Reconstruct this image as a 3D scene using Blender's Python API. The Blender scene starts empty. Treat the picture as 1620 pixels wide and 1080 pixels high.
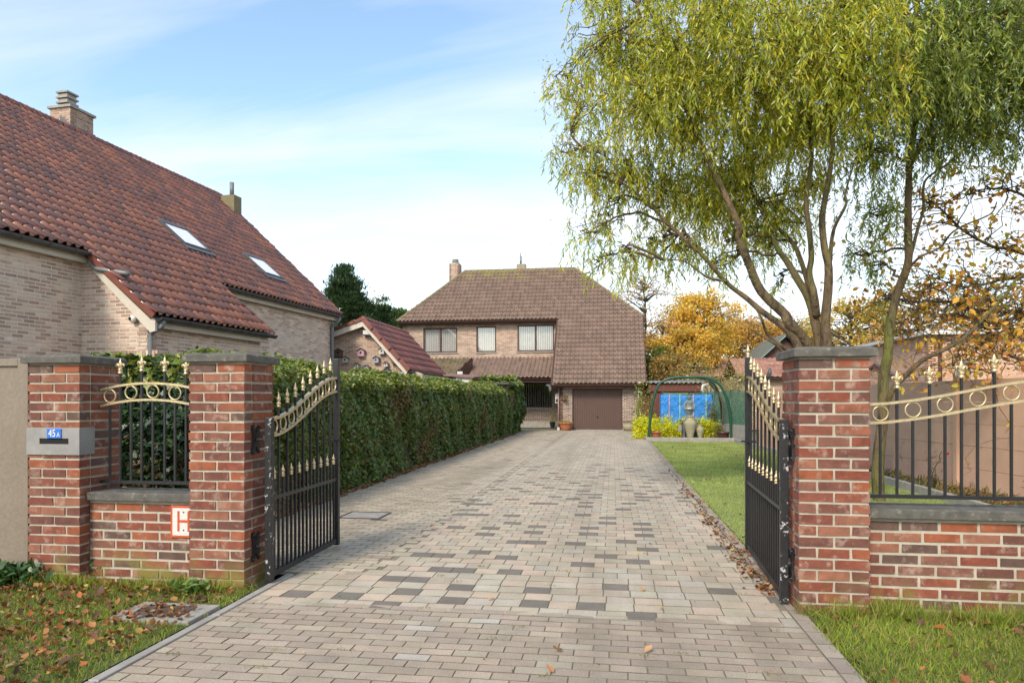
import bpy, math, random
import numpy as np
from mathutils import Vector, Matrix
import bmesh
R = random.Random(11); G = np.random.default_rng(11)
SC = bpy.context.scene
COL = SC.collection
F, HZ, H = 1100.0, 632.0, 1.30
TH = math.atan(160 / F)
CT, ST = math.cos(TH), math.sin(TH)
V = Vector

def ray(u, v):
    k = (u - 810) / F
    return V((-ST + CT * k, CT + ST * k, (HZ - v) / F))
def at(u, v, Y):
    d = ray(u, v); return V((0, 0, H)) + d * (Y / d.y)
def onp(u, v, p, n):
    d = ray(u, v); c = V((0, 0, H)); return c + d * ((V(p) - c).dot(V(n)) / d.dot(V(n)))
def lerp(a, b, t): return a + (b - a) * t
def sm(t): t = max(0, min(1, t)); return t * t * (3 - 2 * t)

# ------------------------------------------------------------ objects
def wl(o):
    p = V((0, 0, 0))
    while o is not None: p = p + o.location; o = o.parent
    return p
def link(o, parent=None, label=None, cat=None, group=None, kind=None):
    COL.objects.link(o)
    if parent is not None: o.parent = parent
    if label: o['label'] = label
    if cat: o['category'] = cat
    if group: o['group'] = group
    if kind: o['kind'] = kind
    return o
def thing(name, label, cat, loc, group=None):
    o = bpy.data.objects.new(name, None); o.empty_display_size = .1; o.location = loc
    return link(o, None, label, cat, group)
def put(data, name, parent, loc, rz=0, sc=None, **k):
    o = bpy.data.objects.new(name, data)
    o.location = V(loc) - (wl(parent) if parent is not None else V((0, 0, 0)))
    o.rotation_euler = (0, 0, rz)
    if sc: o.scale = sc
    return link(o, parent, **k)

class MB:
    def __init__(s): s.v = []; s.f = []; s.m = []; s.c = []; s.mi = 0; s.col = (1, 1, 1); s.sm = []; s.smooth = False
    def add(s, vs, fs):
        b = len(s.v); s.v += [tuple(x) for x in vs]; s.c += [s.col] * len(vs)
        for f in fs: s.f.append([b + i for i in f]); s.m.append(s.mi); s.sm.append(s.smooth)
    def box(s, a, b, jit=0, skip=()):
        (x0, y0, z0), (x1, y1, z1) = a, b
        vs = [(x0, y0, z0), (x1, y0, z0), (x1, y1, z0), (x0, y1, z0), (x0, y0, z1), (x1, y0, z1), (x1, y1, z1), (x0, y1, z1)]
        if jit: vs = [tuple(c + R.uniform(-jit, jit) for c in p) for p in vs]
        fs = [(3, 2, 1, 0), (4, 5, 6, 7), (0, 1, 5, 4), (1, 2, 6, 5), (2, 3, 7, 6), (3, 0, 4, 7)]
        s.add(vs, [f for i, f in enumerate(fs) if i not in skip])
    def obox(s, c, ax, ay, az):       # centre + half axes
        c, ax, ay, az = V(c), V(ax), V(ay), V(az)
        vs = [c + ax * i + ay * j + az * k for k in (-1, 1) for i, j in ((-1, -1), (1, -1), (1, 1), (-1, 1))]
        s.add(vs, [(3, 2, 1, 0), (4, 5, 6, 7), (0, 1, 5, 4), (1, 2, 6, 5), (2, 3, 7, 6), (3, 0, 4, 7)])
    def bar(s, p, q, w, h=None, up=(0, 0, 1)):
        p, q = V(p), V(q); d = (q - p); L = d.length; d.normalize(); h = h or w
        x = d.cross(V(up))
        if x.length < 1e-4: x = d.cross(V((0, 1, 0)))
        x.normalize(); y = x.cross(d)
        s.obox((p + q) / 2, x * w / 2, d * L / 2, y * h / 2)
    def tube(s, pts, rad, n=8, cap=True):
        pts = [V(p) for p in pts]; m = len(pts)
        if not hasattr(rad, '__len__'): rad = [rad] * m
        vs = []; ref = V((0.3, 0.2, 1)).normalized()
        prev = None
        for i in range(m):
            d = (pts[min(i + 1, m - 1)] - pts[max(i - 1, 0)]).normalized()
            if prev is None:
                x = d.cross(ref); x = x if x.length > 1e-3 else d.cross(V((1, 0, 0)))
            else: x = prev - d * prev.dot(d)
            x.normalize(); prev = x; y = d.cross(x)
            for k in range(n):
                a = 2 * math.pi * k / n
                vs.append(pts[i] + (x * math.cos(a) + y * math.sin(a)) * rad[i])
        fs = [(i * n + k, i * n + (k + 1) % n, (i + 1) * n + (k + 1) % n, (i + 1) * n + k) for i in range(m - 1) for k in range(n)]
        if cap: fs += [tuple(range(n - 1, -1, -1)), tuple((m - 1) * n + k for k in range(n))]
        t = s.smooth; s.smooth = True; s.add(vs, fs); s.smooth = t
    def sweep(s, pts, side, w, h):     # ribbon of rectangular section, 'side' = horizontal width direction
        pts = [V(p) for p in pts]; side = V(side).normalized(); m = len(pts); vs = []
        for i in range(m):
            d = (pts[min(i + 1, m - 1)] - pts[max(i - 1, 0)]).normalized(); u = side.cross(d).normalized()
            for a, b in ((-1, -1), (1, -1), (1, 1), (-1, 1)): vs.append(pts[i] + side * a * w / 2 + u * b * h / 2)
        fs = [(i * 4 + k, i * 4 + (k + 1) % 4, (i + 1) * 4 + (k + 1) % 4, (i + 1) * 4 + k) for i in range(m - 1) for k in range(4)]
        fs += [(3, 2, 1, 0), tuple((m - 1) * 4 + k for k in range(4))]
        s.add(vs, fs)
    def lathe(s, c, prof, n=16, sx=1, sy=1):
        c = V(c); vs = []
        for r, z in prof:
            for k in range(n):
                a = 2 * math.pi * k / n; vs.append(c + V((r * math.cos(a) * sx, r * math.sin(a) * sy, z)))
        m = len(prof)
        fs = [(i * n + k, i * n + (k + 1) % n, (i + 1) * n + (k + 1) % n, (i + 1) * n + k) for i in range(m - 1) for k in range(n)]
        fs += [tuple(range(n - 1, -1, -1)), tuple((m - 1) * n + k for k in range(n))]
        t = s.smooth; s.smooth = True; s.add(vs, fs); s.smooth = t
    def ring(s, c, rad, r, ax, ay, n=20, k=6):
        c, ax, ay = V(c), V(ax), V(ay); az = ax.cross(ay)
        vs = []
        for i in range(n):
            a = 2 * math.pi * i / n; d = ax * math.cos(a) + ay * math.sin(a)
            for j in range(k):
                b = 2 * math.pi * j / k; vs.append(c + d * (rad + r * math.cos(b)) + az * r * 1.3 * math.sin(b))
        fs = [(i * k + j, i * k + (j + 1) % k, ((i + 1) % n) * k + (j + 1) % k, ((i + 1) % n) * k + j) for i in range(n) for j in range(k)]
        t = s.smooth; s.smooth = True; s.add(vs, fs); s.smooth = t
    def prism(s, poly, d):             # planar polygon extruded by vector d
        poly = [V(p) for p in poly]; d = V(d); n = len(poly)
        s.add(poly + [p + d for p in poly], [tuple(range(n - 1, -1, -1)), tuple(range(n, 2 * n))] + [(i, (i + 1) % n, n + (i + 1) % n, n + i) for i in range(n)])
    def poly(s, p): s.add(p, [tuple(range(len(p)))])
    def data(s, name, mats, base=(0, 0, 0)):
        me = bpy.data.meshes.new(name)
        bx, by, bz = base
        me.from_pydata([(x - bx, y - by, z - bz) for x, y, z in s.v], [], s.f)
        for m in (mats if isinstance(mats, (list, tuple)) else [mats]): me.materials.append(m)
        me.polygons.foreach_set('material_index', s.m); me.polygons.foreach_set('use_smooth', s.sm)
        a = me.color_attributes.new('col', 'FLOAT_COLOR', 'POINT')
        a.data.foreach_set('color', np.array([(r, g, b, 1) for r, g, b in s.c], dtype=np.float32).ravel())
        me.update(); return me
    def build(s, name, mats, parent=None, base=None, bevel=0, **k):
        b = wl(parent) if parent is not None else V(base or (0, 0, 0))
        o = bpy.data.objects.new(name, s.data(name, mats, b))
        if parent is None: o.location = b
        if bevel:
            m = o.modifiers.new('bevel', 'BEVEL'); m.width = bevel; m.segments = 2; m.limit_method = 'ANGLE'
        return link(o, parent, **k)

# leaf templates: verts (along, across, up), faces
T_KITE = ([(0, 0, 0), (.4, .5, .12), (1, 0, 0), (.4, -.5, .12)], [(0, 1, 2, 3)])
T_WIL = ([(0, 0, 0), (.3, .5, .0), (.3, -.5, .0), (.7, .42, -.06), (.7, -.42, -.06), (1, 0, -.2)], [(0, 2, 4, 3, 1), (3, 4, 5)])
T_IVY = ([(0, 0, 0), (-.08, .4, .05), (.3, .3, .03), (.45, .52, .06), (.6, .2, .03), (1, 0, -.08), (.6, -.2, .03), (.45, -.52, .06), (.3, -.3, .03), (-.08, -.4, .05)], [(0, 9, 8, 7, 6, 5, 4, 3, 2, 1)])
T_OAK = ([(0, 0, 0), (.2, .35, .08), (.5, .5, .22), (.8, .3, .18), (1, 0, .3), (.8, -.3, .1), (.5, -.5, .25), (.2, -.35, .1), (.5, 0, -.02)],
         [(0, 8, 2, 1), (8, 4, 3, 2), (0, 7, 6, 8), (8, 6, 5, 4)])
T_BLADE = ([(0, -.5, 0), (0, .5, 0), (.55, .35, .1), (.55, -.35, .1), (1, 0, .35)], [(0, 1, 2, 3), (3, 2, 4)])
def unit(a): return a / np.maximum(np.linalg.norm(a, axis=1, keepdims=True), 1e-9)
def rsph(n): return unit(G.normal(size=(n, 3)))
def cards(name, P, D, N, L, W, tmpl, col, mat, parent=None, base=None, **k):
    P = np.asarray(P, float); D = unit(np.asarray(D, float)); N = np.asarray(N, float)
    S = unit(np.cross(N, D)); N = np.cross(D, S)
    tv, tf = tmpl; tv = np.array(tv); n = len(P); K = len(tv)
    L = np.broadcast_to(L, (n,)); W = np.broadcast_to(W, (n,))
    b = wl(parent) if parent is not None else V(base or (0, 0, 0))
    vs = (P - np.array(b))[:, None] + D[:, None] * (tv[None, :, 0:1] * L[:, None, None]) + S[:, None] * (tv[None, :, 1:2] * W[:, None, None]) + N[:, None] * (tv[None, :, 2:3] * L[:, None, None])
    loops = np.concatenate([np.array(f) for f in tf]); tot = np.array([len(f) for f in tf])
    li = (np.arange(n)[:, None] * K + loops[None]).ravel()
    st = np.concatenate([[0], np.cumsum(np.tile(tot, n))[:-1]])
    me = bpy.data.meshes.new(name)
    me.vertices.add(n * K); me.vertices.foreach_set('co', vs.astype(np.float32).ravel())
    me.loops.add(len(li)); me.loops.foreach_set('vertex_index', li.astype(np.int32))
    me.polygons.add(len(st)); me.polygons.foreach_set('loop_start', st.astype(np.int32))
    me.materials.append(mat)
    a = me.color_attributes.new('col', 'FLOAT_COLOR', 'POINT')
    c = np.ones((n, K, 4), np.float32); c[:, :, :3] = np.asarray(col)[:, None]
    a.data.foreach_set('color', c.ravel())
    me.update(calc_edges=True)
    o = bpy.data.objects.new(name, me)
    if parent is None: o.location = b
    return link(o, parent, **k)
def pal(n, cols, w=None, var=.2):
    cols = np.array(cols); i = G.choice(len(cols), n, p=None if w is None else np.array(w) / sum(w))
    return cols[i] * G.uniform(1 - var, 1 + var, (n, 1)) * G.uniform(1 - var / 4, 1 + var / 4, (n, 3))

# ------------------------------------------------------------ materials
def nodes(name):
    m = bpy.data.materials.new(name); m.use_nodes = True
    nt = m.node_tree; return m, nt, nt.nodes['Principled BSDF']
def noise(nt, co, sc, det=5, rough=.6, dist=0):
    n = nt.nodes.new('ShaderNodeTexNoise'); n.inputs['Scale'].default_value = sc; n.inputs['Detail'].default_value = det
    n.inputs['Roughness'].default_value = rough; n.inputs['Distortion'].default_value = dist
    nt.links.new(co, n.inputs['Vector']); return n.outputs['Fac']
def ramp(nt, fac, stops, interp='LINEAR'):
    r = nt.nodes.new('ShaderNodeValToRGB'); cr = r.color_ramp; cr.interpolation = interp
    while len(cr.elements) < len(stops): cr.elements.new(.5)
    for e, (p, c) in zip(cr.elements, stops):
        e.position = p; e.color = (c, c, c, 1) if not hasattr(c, '__len__') else (*c, 1)
    nt.links.new(fac, r.inputs['Fac']); return r.outputs['Color']
def mix(nt, fac, a, b, mode='MIX'):
    n = nt.nodes.new('ShaderNodeMix'); n.data_type = 'RGBA'; n.blend_type = mode
    for s, x in ((0, fac), (6, a), (7, b)):
        if isinstance(x, (int, float)): n.inputs[s].default_value = x
        elif isinstance(x, (tuple, list)): n.inputs[s].default_value = (*x, 1)
        else: nt.links.new(x, n.inputs[s])
    return n.outputs[2]
def math_(nt, op, a, b=0.0, c=None):
    n = nt.nodes.new('ShaderNodeMath'); n.operation = op
    for i, x in enumerate((a, b, c)):
        if x is None: continue
        if isinstance(x, (int, float)): n.inputs[i].default_value = x
        else: nt.links.new(x, n.inputs[i])
    return n.outputs[0]
def M(name, c1=(.5, .5, .5), c2=None, sc=6, rough=.7, r2=None, bump=.3, bsc=60, bd=.004, metal=0, attr=False, island=None, stain=None, moss=None, spec=.5, stretch=None, coat=0, var=(.72, 1.22), fv=(.86, 1.12), streak=None):
    """c1-c2 noise blend; island = list of colours picked per loose piece; attr = colour attribute; stain = (colour, scale, lo, hi); moss = (colour, z0, z1, scale)"""
    m, nt, b = nodes(name)
    tc = nt.nodes.new('ShaderNodeTexCoord'); geo = nt.nodes.new('ShaderNodeNewGeometry')
    co = geo.outputs['Position']
    if stretch:
        mp = nt.nodes.new('ShaderNodeMapping'); mp.inputs['Scale'].default_value = stretch
        nt.links.new(co, mp.inputs['Vector']); co = mp.outputs['Vector']
    nz = noise(nt, co, sc)
    fine = noise(nt, co, bsc, 4)
    if attr:
        at_ = nt.nodes.new('ShaderNodeAttribute'); at_.attribute_name = 'col'; base = at_.outputs['Color']
    elif island:
        base = ramp(nt, geo.outputs['Random Per Island'], [(i / len(island), c) for i, c in enumerate(island)], 'CONSTANT')
    else:
        base = ramp(nt, nz, [(.32, c1), (.68, c2 or tuple(x * .75 for x in c1))])
    if attr or island:
        base = mix(nt, 1.0, base, ramp(nt, nz, [(.3, var[0]), (.7, var[1])]), 'MULTIPLY')
    base = mix(nt, 1.0, base, ramp(nt, fine, [(.3, fv[0]), (.7, fv[1])]), 'MULTIPLY')
    if streak:
        mq = nt.nodes.new('ShaderNodeMapping'); mq.inputs['Scale'].default_value = streak; nt.links.new(geo.outputs['Position'], mq.inputs['Vector'])
        base = mix(nt, 1.0, base, ramp(nt, noise(nt, mq.outputs['Vector'], 1.0, 6, .6, .4), [(.34, (.80, .77, .72)), (.5, (1.02, .98, .94)), (.68, (1.13, 1.08, 1.03))]), 'MULTIPLY')
    if stain:
        for (c, s_, lo, hi) in (stain if isinstance(stain, list) else [stain]):
            base = mix(nt, ramp(nt, noise(nt, co, s_, 6, .65), [(lo, 0.0), (hi, 1.0)]), base, c)
    if moss:
        c, z0, z1, s_ = moss
        sep = nt.nodes.new('ShaderNodeSeparateXYZ'); nt.links.new(geo.outputs['Position'], sep.inputs[0])
        mr = nt.nodes.new('ShaderNodeMapRange'); nt.links.new(sep.outputs['Z'], mr.inputs[0])
        up = z0 > z1; mr.inputs[1].default_value = min(z0, z1); mr.inputs[2].default_value = max(z0, z1); mr.inputs[3].default_value = 0 if up else 1; mr.inputs[4].default_value = 1 if up else 0
        fac = math_(nt, 'MULTIPLY', mr.outputs[0], ramp(nt, noise(nt, geo.outputs['Position'], s_, 5), [(.44, 0.0), (.62, 1.0)]))
        base = mix(nt, fac, base, c)
    nt.links.new(base, b.inputs['Base Color'])
    b.inputs['Metallic'].default_value = metal
    b.inputs['Specular IOR Level'].default_value = spec
    if coat: b.inputs['Coat Weight'].default_value = coat; b.inputs['Coat Roughness'].default_value = .15
    if r2 is None: b.inputs['Roughness'].default_value = rough
    else: nt.links.new(ramp(nt, nz, [(.3, rough), (.7, r2)]), b.inputs['Roughness'])
    if bump:
        bn = nt.nodes.new('ShaderNodeBump'); bn.inputs['Strength'].default_value = bump; bn.inputs['Distance'].default_value = bd
        nt.links.new(fine, bn.inputs['Height']); nt.links.new(bn.outputs['Normal'], b.inputs['Normal'])
    return m
def LEAF(name, trans=.42, rough=.5, spec=.4):
    m, nt, b = nodes(name)
    a = nt.nodes.new('ShaderNodeAttribute'); a.attribute_name = 'col'
    nt.links.new(a.outputs['Color'], b.inputs['Base Color']); b.inputs['Roughness'].default_value = rough; b.inputs['Specular IOR Level'].default_value = spec
    t = nt.nodes.new('ShaderNodeBsdfTranslucent')
    tc = mix(nt, 1.0, a.outputs['Color'], (1.8, 1.8, .55), 'MULTIPLY'); nt.links.new(tc, t.inputs['Color'])
    mx = nt.nodes.new('ShaderNodeMixShader'); mx.inputs[0].default_value = trans
    nt.links.new(b.outputs[0], mx.inputs[1]); nt.links.new(t.outputs[0], mx.inputs[2])
    nt.links.new(mx.outputs[0], nt.nodes['Material Output'].inputs['Surface']); return m
def GLASS(name, refl=(.8, .85, .9), k=.5, fk=.6):
    m, nt, b = nodes(name); nt.nodes.remove(b)
    t = nt.nodes.new('ShaderNodeBsdfTransparent'); g = nt.nodes.new('ShaderNodeBsdfGlossy'); g.inputs['Color'].default_value = (*refl, 1); g.inputs['Roughness'].default_value = .02
    l = nt.nodes.new('ShaderNodeLayerWeight'); l.inputs['Blend'].default_value = .5
    f = math_(nt, 'MULTIPLY_ADD', l.outputs['Fresnel'], fk, k)
    mx = nt.nodes.new('ShaderNodeMixShader'); nt.links.new(f, mx.inputs[0]); nt.links.new(t.outputs[0], mx.inputs[1]); nt.links.new(g.outputs[0], mx.inputs[2])
    nt.links.new(mx.outputs[0], nt.nodes['Material Output'].inputs['Surface']); return m

red_bricks = [(.215, .062, .034), (.165, .047, .030), (.235, .080, .044), (.135, .050, .036), (.20, .053, .029), (.19, .078, .053), (.11, .062, .048), (.27, .078, .034), (.195, .060, .036), (.15, .055, .038), (.25, .10, .06)]
m_red = M('red_brick', island=red_bricks, sc=14, rough=.85, bump=.5, bsc=150, bd=.003,
          stain=[((.40, .29, .23), 12, .54, .76), ((.075, .055, .045), 6, .62, .78)], moss=((.19, .165, .03), .03, .26, 5))
m_mort = M('lime_mortar', (.50, .445, .36), (.36, .32, .25), 8, rough=.95, bump=.6, bsc=200, moss=((.22, .20, .06), .03, .26, 5))
m_stone = M('bluestone', (.125, .118, .102), (.07, .066, .058), 12, rough=.85, bump=.5, bsc=120, stain=((.22, .21, .17), 22, .55, .7))
m_grey_stone = M('letterbox_stone', (.29, .28, .265), (.22, .213, .205), 7, rough=.8, bump=.3, bsc=120)
m_black = M('black_paint', (.012, .012, .014), (.02, .02, .022), 20, rough=.38, bump=.15, bsc=90)
m_chip = M('chipped_black_paint', (.012, .012, .014), (.02, .02, .022), 20, rough=.4, bump=.2, bsc=90, stain=((.42, .42, .43), 26, .60, .63))
m_gold = M('gold_paint', (.66, .54, .33), (.50, .39, .22), 25, rough=.36, bump=.1, bsc=80, metal=.55)
m_rust = M('rusty_iron', (.09, .05, .035), (.03, .025, .025), 40, rough=.7, bump=.4, bsc=120)
m_taupe = M('taupe_paint', (.225, .180, .138), (.20, .16, .122), 2, rough=.55, bump=.08, bsc=40)
m_blue = M('enamel_blue', (.02, .16, .62), (.02, .15, .58), 5, rough=.3, bump=0)
m_white = M('white_paint', (.66, .65, .62), (.58, .57, .54), 5, rough=.5, bump=.1)
m_cream = M('cream_paint', (.62, .57, .49), (.54, .49, .41), 3, rough=.6, bump=.1)
m_signred = M('sign_red', (.55, .09, .03), (.5, .08, .03), 6, rough=.4, bump=0)
m_dark = M('opening_shade_and_lens_black', (.008, .008, .008), (.01, .01, .01), 5, rough=.9, bump=0)
m_zinc = M('dark_zinc', (.10, .105, .11), (.06, .063, .067), 6, rough=.45, bump=.15, metal=.3)
m_pipe = M('grey_pipe', (.20, .21, .215), (.14, .15, .155), 6, rough=.45, bump=.1)
m_lead = M('lead_flashing', (.13, .13, .14), (.08, .08, .09), 8, rough=.6, bump=.3, bsc=30)
m_buff = M('buff_brick', island=[(.60, .45, .35), (.49, .34, .26), (.66, .53, .43), (.55, .40, .31), (.43, .29, .225), (.62, .49, .39), (.57, .43, .34), (.40, .27, .215)], sc=3, rough=.9, bump=.4, bsc=120,
           stain=((.56, .48, .40), 1.1, .52, .78))
m_buffm = M('buff_mortar', (.72, .65, .56), (.64, .57, .48), 3, rough=.95, bump=.4, bsc=150)
m_brown = M('brown_brick', island=[(.42, .285, .21), (.34, .225, .165), (.47, .335, .25), (.39, .26, .195), (.29, .185, .14)], sc=2, rough=.9, bump=.3, bsc=100)
m_brownm = M('brown_wall_mortar', (.56, .47, .38), (.48, .40, .32), 3, rough=.95, bump=.3)
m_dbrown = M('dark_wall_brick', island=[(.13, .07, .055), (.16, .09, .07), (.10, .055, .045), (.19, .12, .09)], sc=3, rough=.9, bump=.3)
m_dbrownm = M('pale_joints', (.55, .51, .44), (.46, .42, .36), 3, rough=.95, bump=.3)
m_tile = M('glazed_red_tile', island=[(.19, .066, .038), (.225, .078, .040), (.14, .055, .040), (.17, .060, .037), (.11, .047, .038), (.205, .070, .038), (.15, .055, .038), (.26, .090, .043), (.12, .049, .038)],
           sc=1.2, rough=.22, r2=.34, bump=.08, bsc=60, spec=.8, stain=[((.17, .13, .085), 3.5, .62, .80), ((.05, .035, .03), 1.3, .62, .85)])
m_btile = M('brown_tile', island=[(.195, .132, .102), (.175, .118, .09), (.215, .146, .114), (.185, .126, .097), (.16, .108, .083)], sc=.8, var=(.9, 1.08), rough=.62, r2=.75, bump=.3, bsc=60,
            moss=((.26, .24, .06), 8.0, 7.2, 1.6))
m_mosstile = M('mossy_tile', island=[(.15, .11, .07), (.12, .10, .05), (.17, .12, .08)], sc=2, rough=.85, bump=.4, stain=((.17, .15, .06), 4.5, .5, .7))
m_ptile = M('pink_red_tile', island=[(.24, .078, .062), (.20, .064, .054), (.27, .09, .07), (.18, .066, .058), (.225, .07, .057)], sc=1.5, rough=.40, r2=.5, bump=.1, bsc=60)
m_ridge = M('ridge_tile_mossy', (.17, .13, .09), (.22, .19, .07), 3, rough=.8, bump=.4, bsc=40)
m_oridge = M('ridge_tile_red', (.22, .07, .045), (.15, .05, .04), 4, rough=.45, bump=.2)
m_wood = M('brown_stained_wood', (.085, .035, .022), (.055, .024, .017), 3, rough=.55, bump=.3, bsc=60, stretch=(8, 8, 1))
m_rwood = M('red_brown_boards', (.14, .042, .024), (.09, .03, .02), 3, rough=.7, bump=.3, stretch=(8, 8, 1))
m_gdoor = M('garage_door_brown', (.105, .062, .050), (.095, .056, .045), 2, rough=.5, bump=.05)
m_glass = GLASS('window_glass', (.85, .88, .92), .05, .25)
m_sky_glass = GLASS('skylight_glass', (.9, .93, .97), .02, .04)
m_dglass = GLASS('dark_glass', (.7, .75, .8), .05, .3)
m_blind = M('vertical_blind', (.82, .80, .75), (.74, .72, .67), 4, rough=.8, bump=0)
m_room = M('room_interior', (.05, .045, .04), (.03, .028, .025), 2, rough=.9, bump=0)
m_pave = M('concrete_paver', attr=True, sc=5, var=(.86, 1.1), rough=.86, bump=.7, bsc=110, bd=.004, fv=(.74, 1.2), streak=(1.1, .09, 1), stain=[((.17, .15, .12), 1.1, .60, .86), ((.42, .38, .31), .7, .58, .85)])
m_joint = M('sandy_joint', (.24, .20, .145), (.15, .135, .09), 5, rough=.95, bump=.4, stain=((.10, .13, .035), 3, .58, .7))
m_side = M('dirty_paver_side', (.17, .14, .10), (.12, .10, .07), 6, rough=.95, bump=0)
m_kerb = M('kerb_concrete', (.36, .34, .31), (.26, .24, .21), 7, rough=.9, bump=.5, bsc=150)
m_soil = M('soil_and_moss', (.085, .055, .035), (.07, .075, .03), 6, rough=.95, bump=.8, bsc=80, bd=.01)
m_turf = M('turf', (.075, .115, .026), (.11, .14, .04), 3, rough=.95, bump=.8, bsc=90, bd=.01, stain=((.12, .095, .05), 2.2, .6, .75))
m_lawn = M('lawn_turf', (.20, .24, .075), (.25, .28, .10), 1.2, rough=.95, bump=.8, bsc=90, bd=.01)
m_ground = M('far_ground', (.10, .12, .045), (.14, .12, .07), .3, rough=.95, bump=.3)
m_leaf = LEAF('leaf_soft'); m_ivyl = LEAF('leaf_glossy', .2, .42, .5); m_grass = LEAF('grass_blade', .3, .6, .3); m_dry = LEAF('dry_leaf', .12, .6, .3)
m_core = M('hedge_inner_twigs', (.035, .038, .014), (.06, .042, .02), 9, rough=1, bump=.5, bsc=40)
m_bark = M('willow_bark', (.23, .155, .09), (.10, .075, .04), 7, rough=.95, bump=1.0, bsc=42, bd=.05, stain=[((.15, .16, .035), 2.2, .5, .66), ((.045, .032, .02), 16, .50, .66)], stretch=(1, 1, .22))
m_gbark = M('dark_bark', (.11, .085, .06), (.075, .06, .04), 6, rough=.9, bump=.8, bsc=30, bd=.02)
m_pinkc = M('pink_concrete_panel', (.66, .42, .29), (.55, .345, .24), 1.6, rough=.9, bump=.4, bsc=90, stain=((.19, .14, .12), 2.2, .6, .82))
m_greenp = M('green_painted_tube', (.010, .052, .030), (.016, .07, .04), 9, rough=.4, bump=.1)
m_terra = M('terracotta', (.42, .15, .07), (.34, .12, .06), 6, rough=.75, bump=.2)
m_brownpot = M('brown_glazed_pot', (.10, .045, .035), (.07, .035, .03), 6, rough=.35, bump=.1)
m_olive = M('weathered_stone_urn', (.34, .31, .20), (.26, .24, .15), 9, rough=.85, bump=.4)
m_tarp = M('blue_tarp', (.02, .20, .60), (.03, .25, .68), 4, rough=.45, bump=1, bsc=16, bd=.06)
m_green_strap = M('green_strap', (.25, .5, .4), rough=.6, bump=0); m_pink_strap = M('pink_strap', (.5, .3, .35), rough=.6, bump=0)
m_mesh = GLASS('mesh_screen', (.3, .5, .4), .0)
# ------------------------------------------------------------ brick and tile builders
CO = .0678
def rects(w0, w1, z0, z1, holes):
    xs = sorted({w0, w1, *[min(max(h[i], w0), w1) for h in holes for i in (0, 1)]}); zs = sorted({z0, z1, *[min(max(h[i], z0), z1) for h in holes for i in (2, 3)]})
    out = []
    for a, b in zip(xs, xs[1:]):
        for c, d in zip(zs, zs[1:]):
            mx, mz = (a + b) / 2, (c + d) / 2
            if not any(h[0] < mx < h[1] and h[2] < mz < h[3] for h in holes): out.append((a, b, c, d))
    return out
def brick_face(mb, o, ux, w, z0, z1, holes=(), top=None, bl=.205, co=CO, joint=.016, proud=.005, thick=.2, mi=(0, 1), header=False):
    """a wall: mortar slab + one real brick face per brick. o at base corner, ux along, outward = ux x z"""
    o, ux = V(o), V(ux).normalized(); n = ux.cross(V((0, 0, 1)))
    P = lambda x, z, d=0: o + ux * x + V((0, 0, z)) + n * d
    mb.mi = mi[1]
    if top is None:
        for a, b, c, d in rects(0, w, z0, z1, holes): mb.prism([P(a, c), P(b, c), P(b, d), P(a, d)], -n * thick)
    else:
        mb.prism([P(0, z0), P(w, z0)] + [P(x, z) for x, z in reversed(top)], -n * thick)
    mb.mi = mi[0]
    def tz(x):
        if top is None: return z1
        for (a, za), (b, zb) in zip(top, top[1:]):
            if a <= x <= b: return za + (zb - za) * (x - a) / (b - a)
        return -1
    k = 0; z = z0
    while z < z1 - co * .4:
        zz = min(z + co - joint, z1 - .002); x = -bl / 2 * (k % 2) - R.uniform(0, .03)
        while x < w:
            segs = [(max(x, .003), min(x + bl, w - .003))]
            for h in holes:
                if h[2] - .02 < (z + zz) / 2 < h[3] + .02:
                    ns = []
                    for a, b in segs:
                        if b < h[0] or a > h[1]: ns.append((a, b))
                        else:
                            if a < h[0] - .02: ns.append((a, h[0] - .004))
                            if b > h[1] + .02: ns.append((h[1] + .004, b))
                    segs = ns
            for a, b in segs:
                if b - a < .02 or zz > min(tz(a + .01), tz(b - .01)) : continue
                j = lambda: R.uniform(-.0015, .0015)
                q = [(a + j(), z + j()), (b + j(), z + j()), (b + j(), zz + j()), (a + j(), zz + j())]
                d = proud + R.uniform(-.001, .0015)
                vs = [P(x_, z_, -.002) for x_, z_ in q] + [P(x_ + (.002 if i in (0, 3) else -.002), z_ + (.002 if i < 2 else -.002), d) for i, (x_, z_) in enumerate(q)]
                mb.add(vs, [(4, 5, 6, 7), (0, 1, 5, 4), (1, 2, 6, 5), (2, 3, 7, 6), (3, 0, 4, 7)])
            x += bl + joint
        z += co; k += 1
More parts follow.
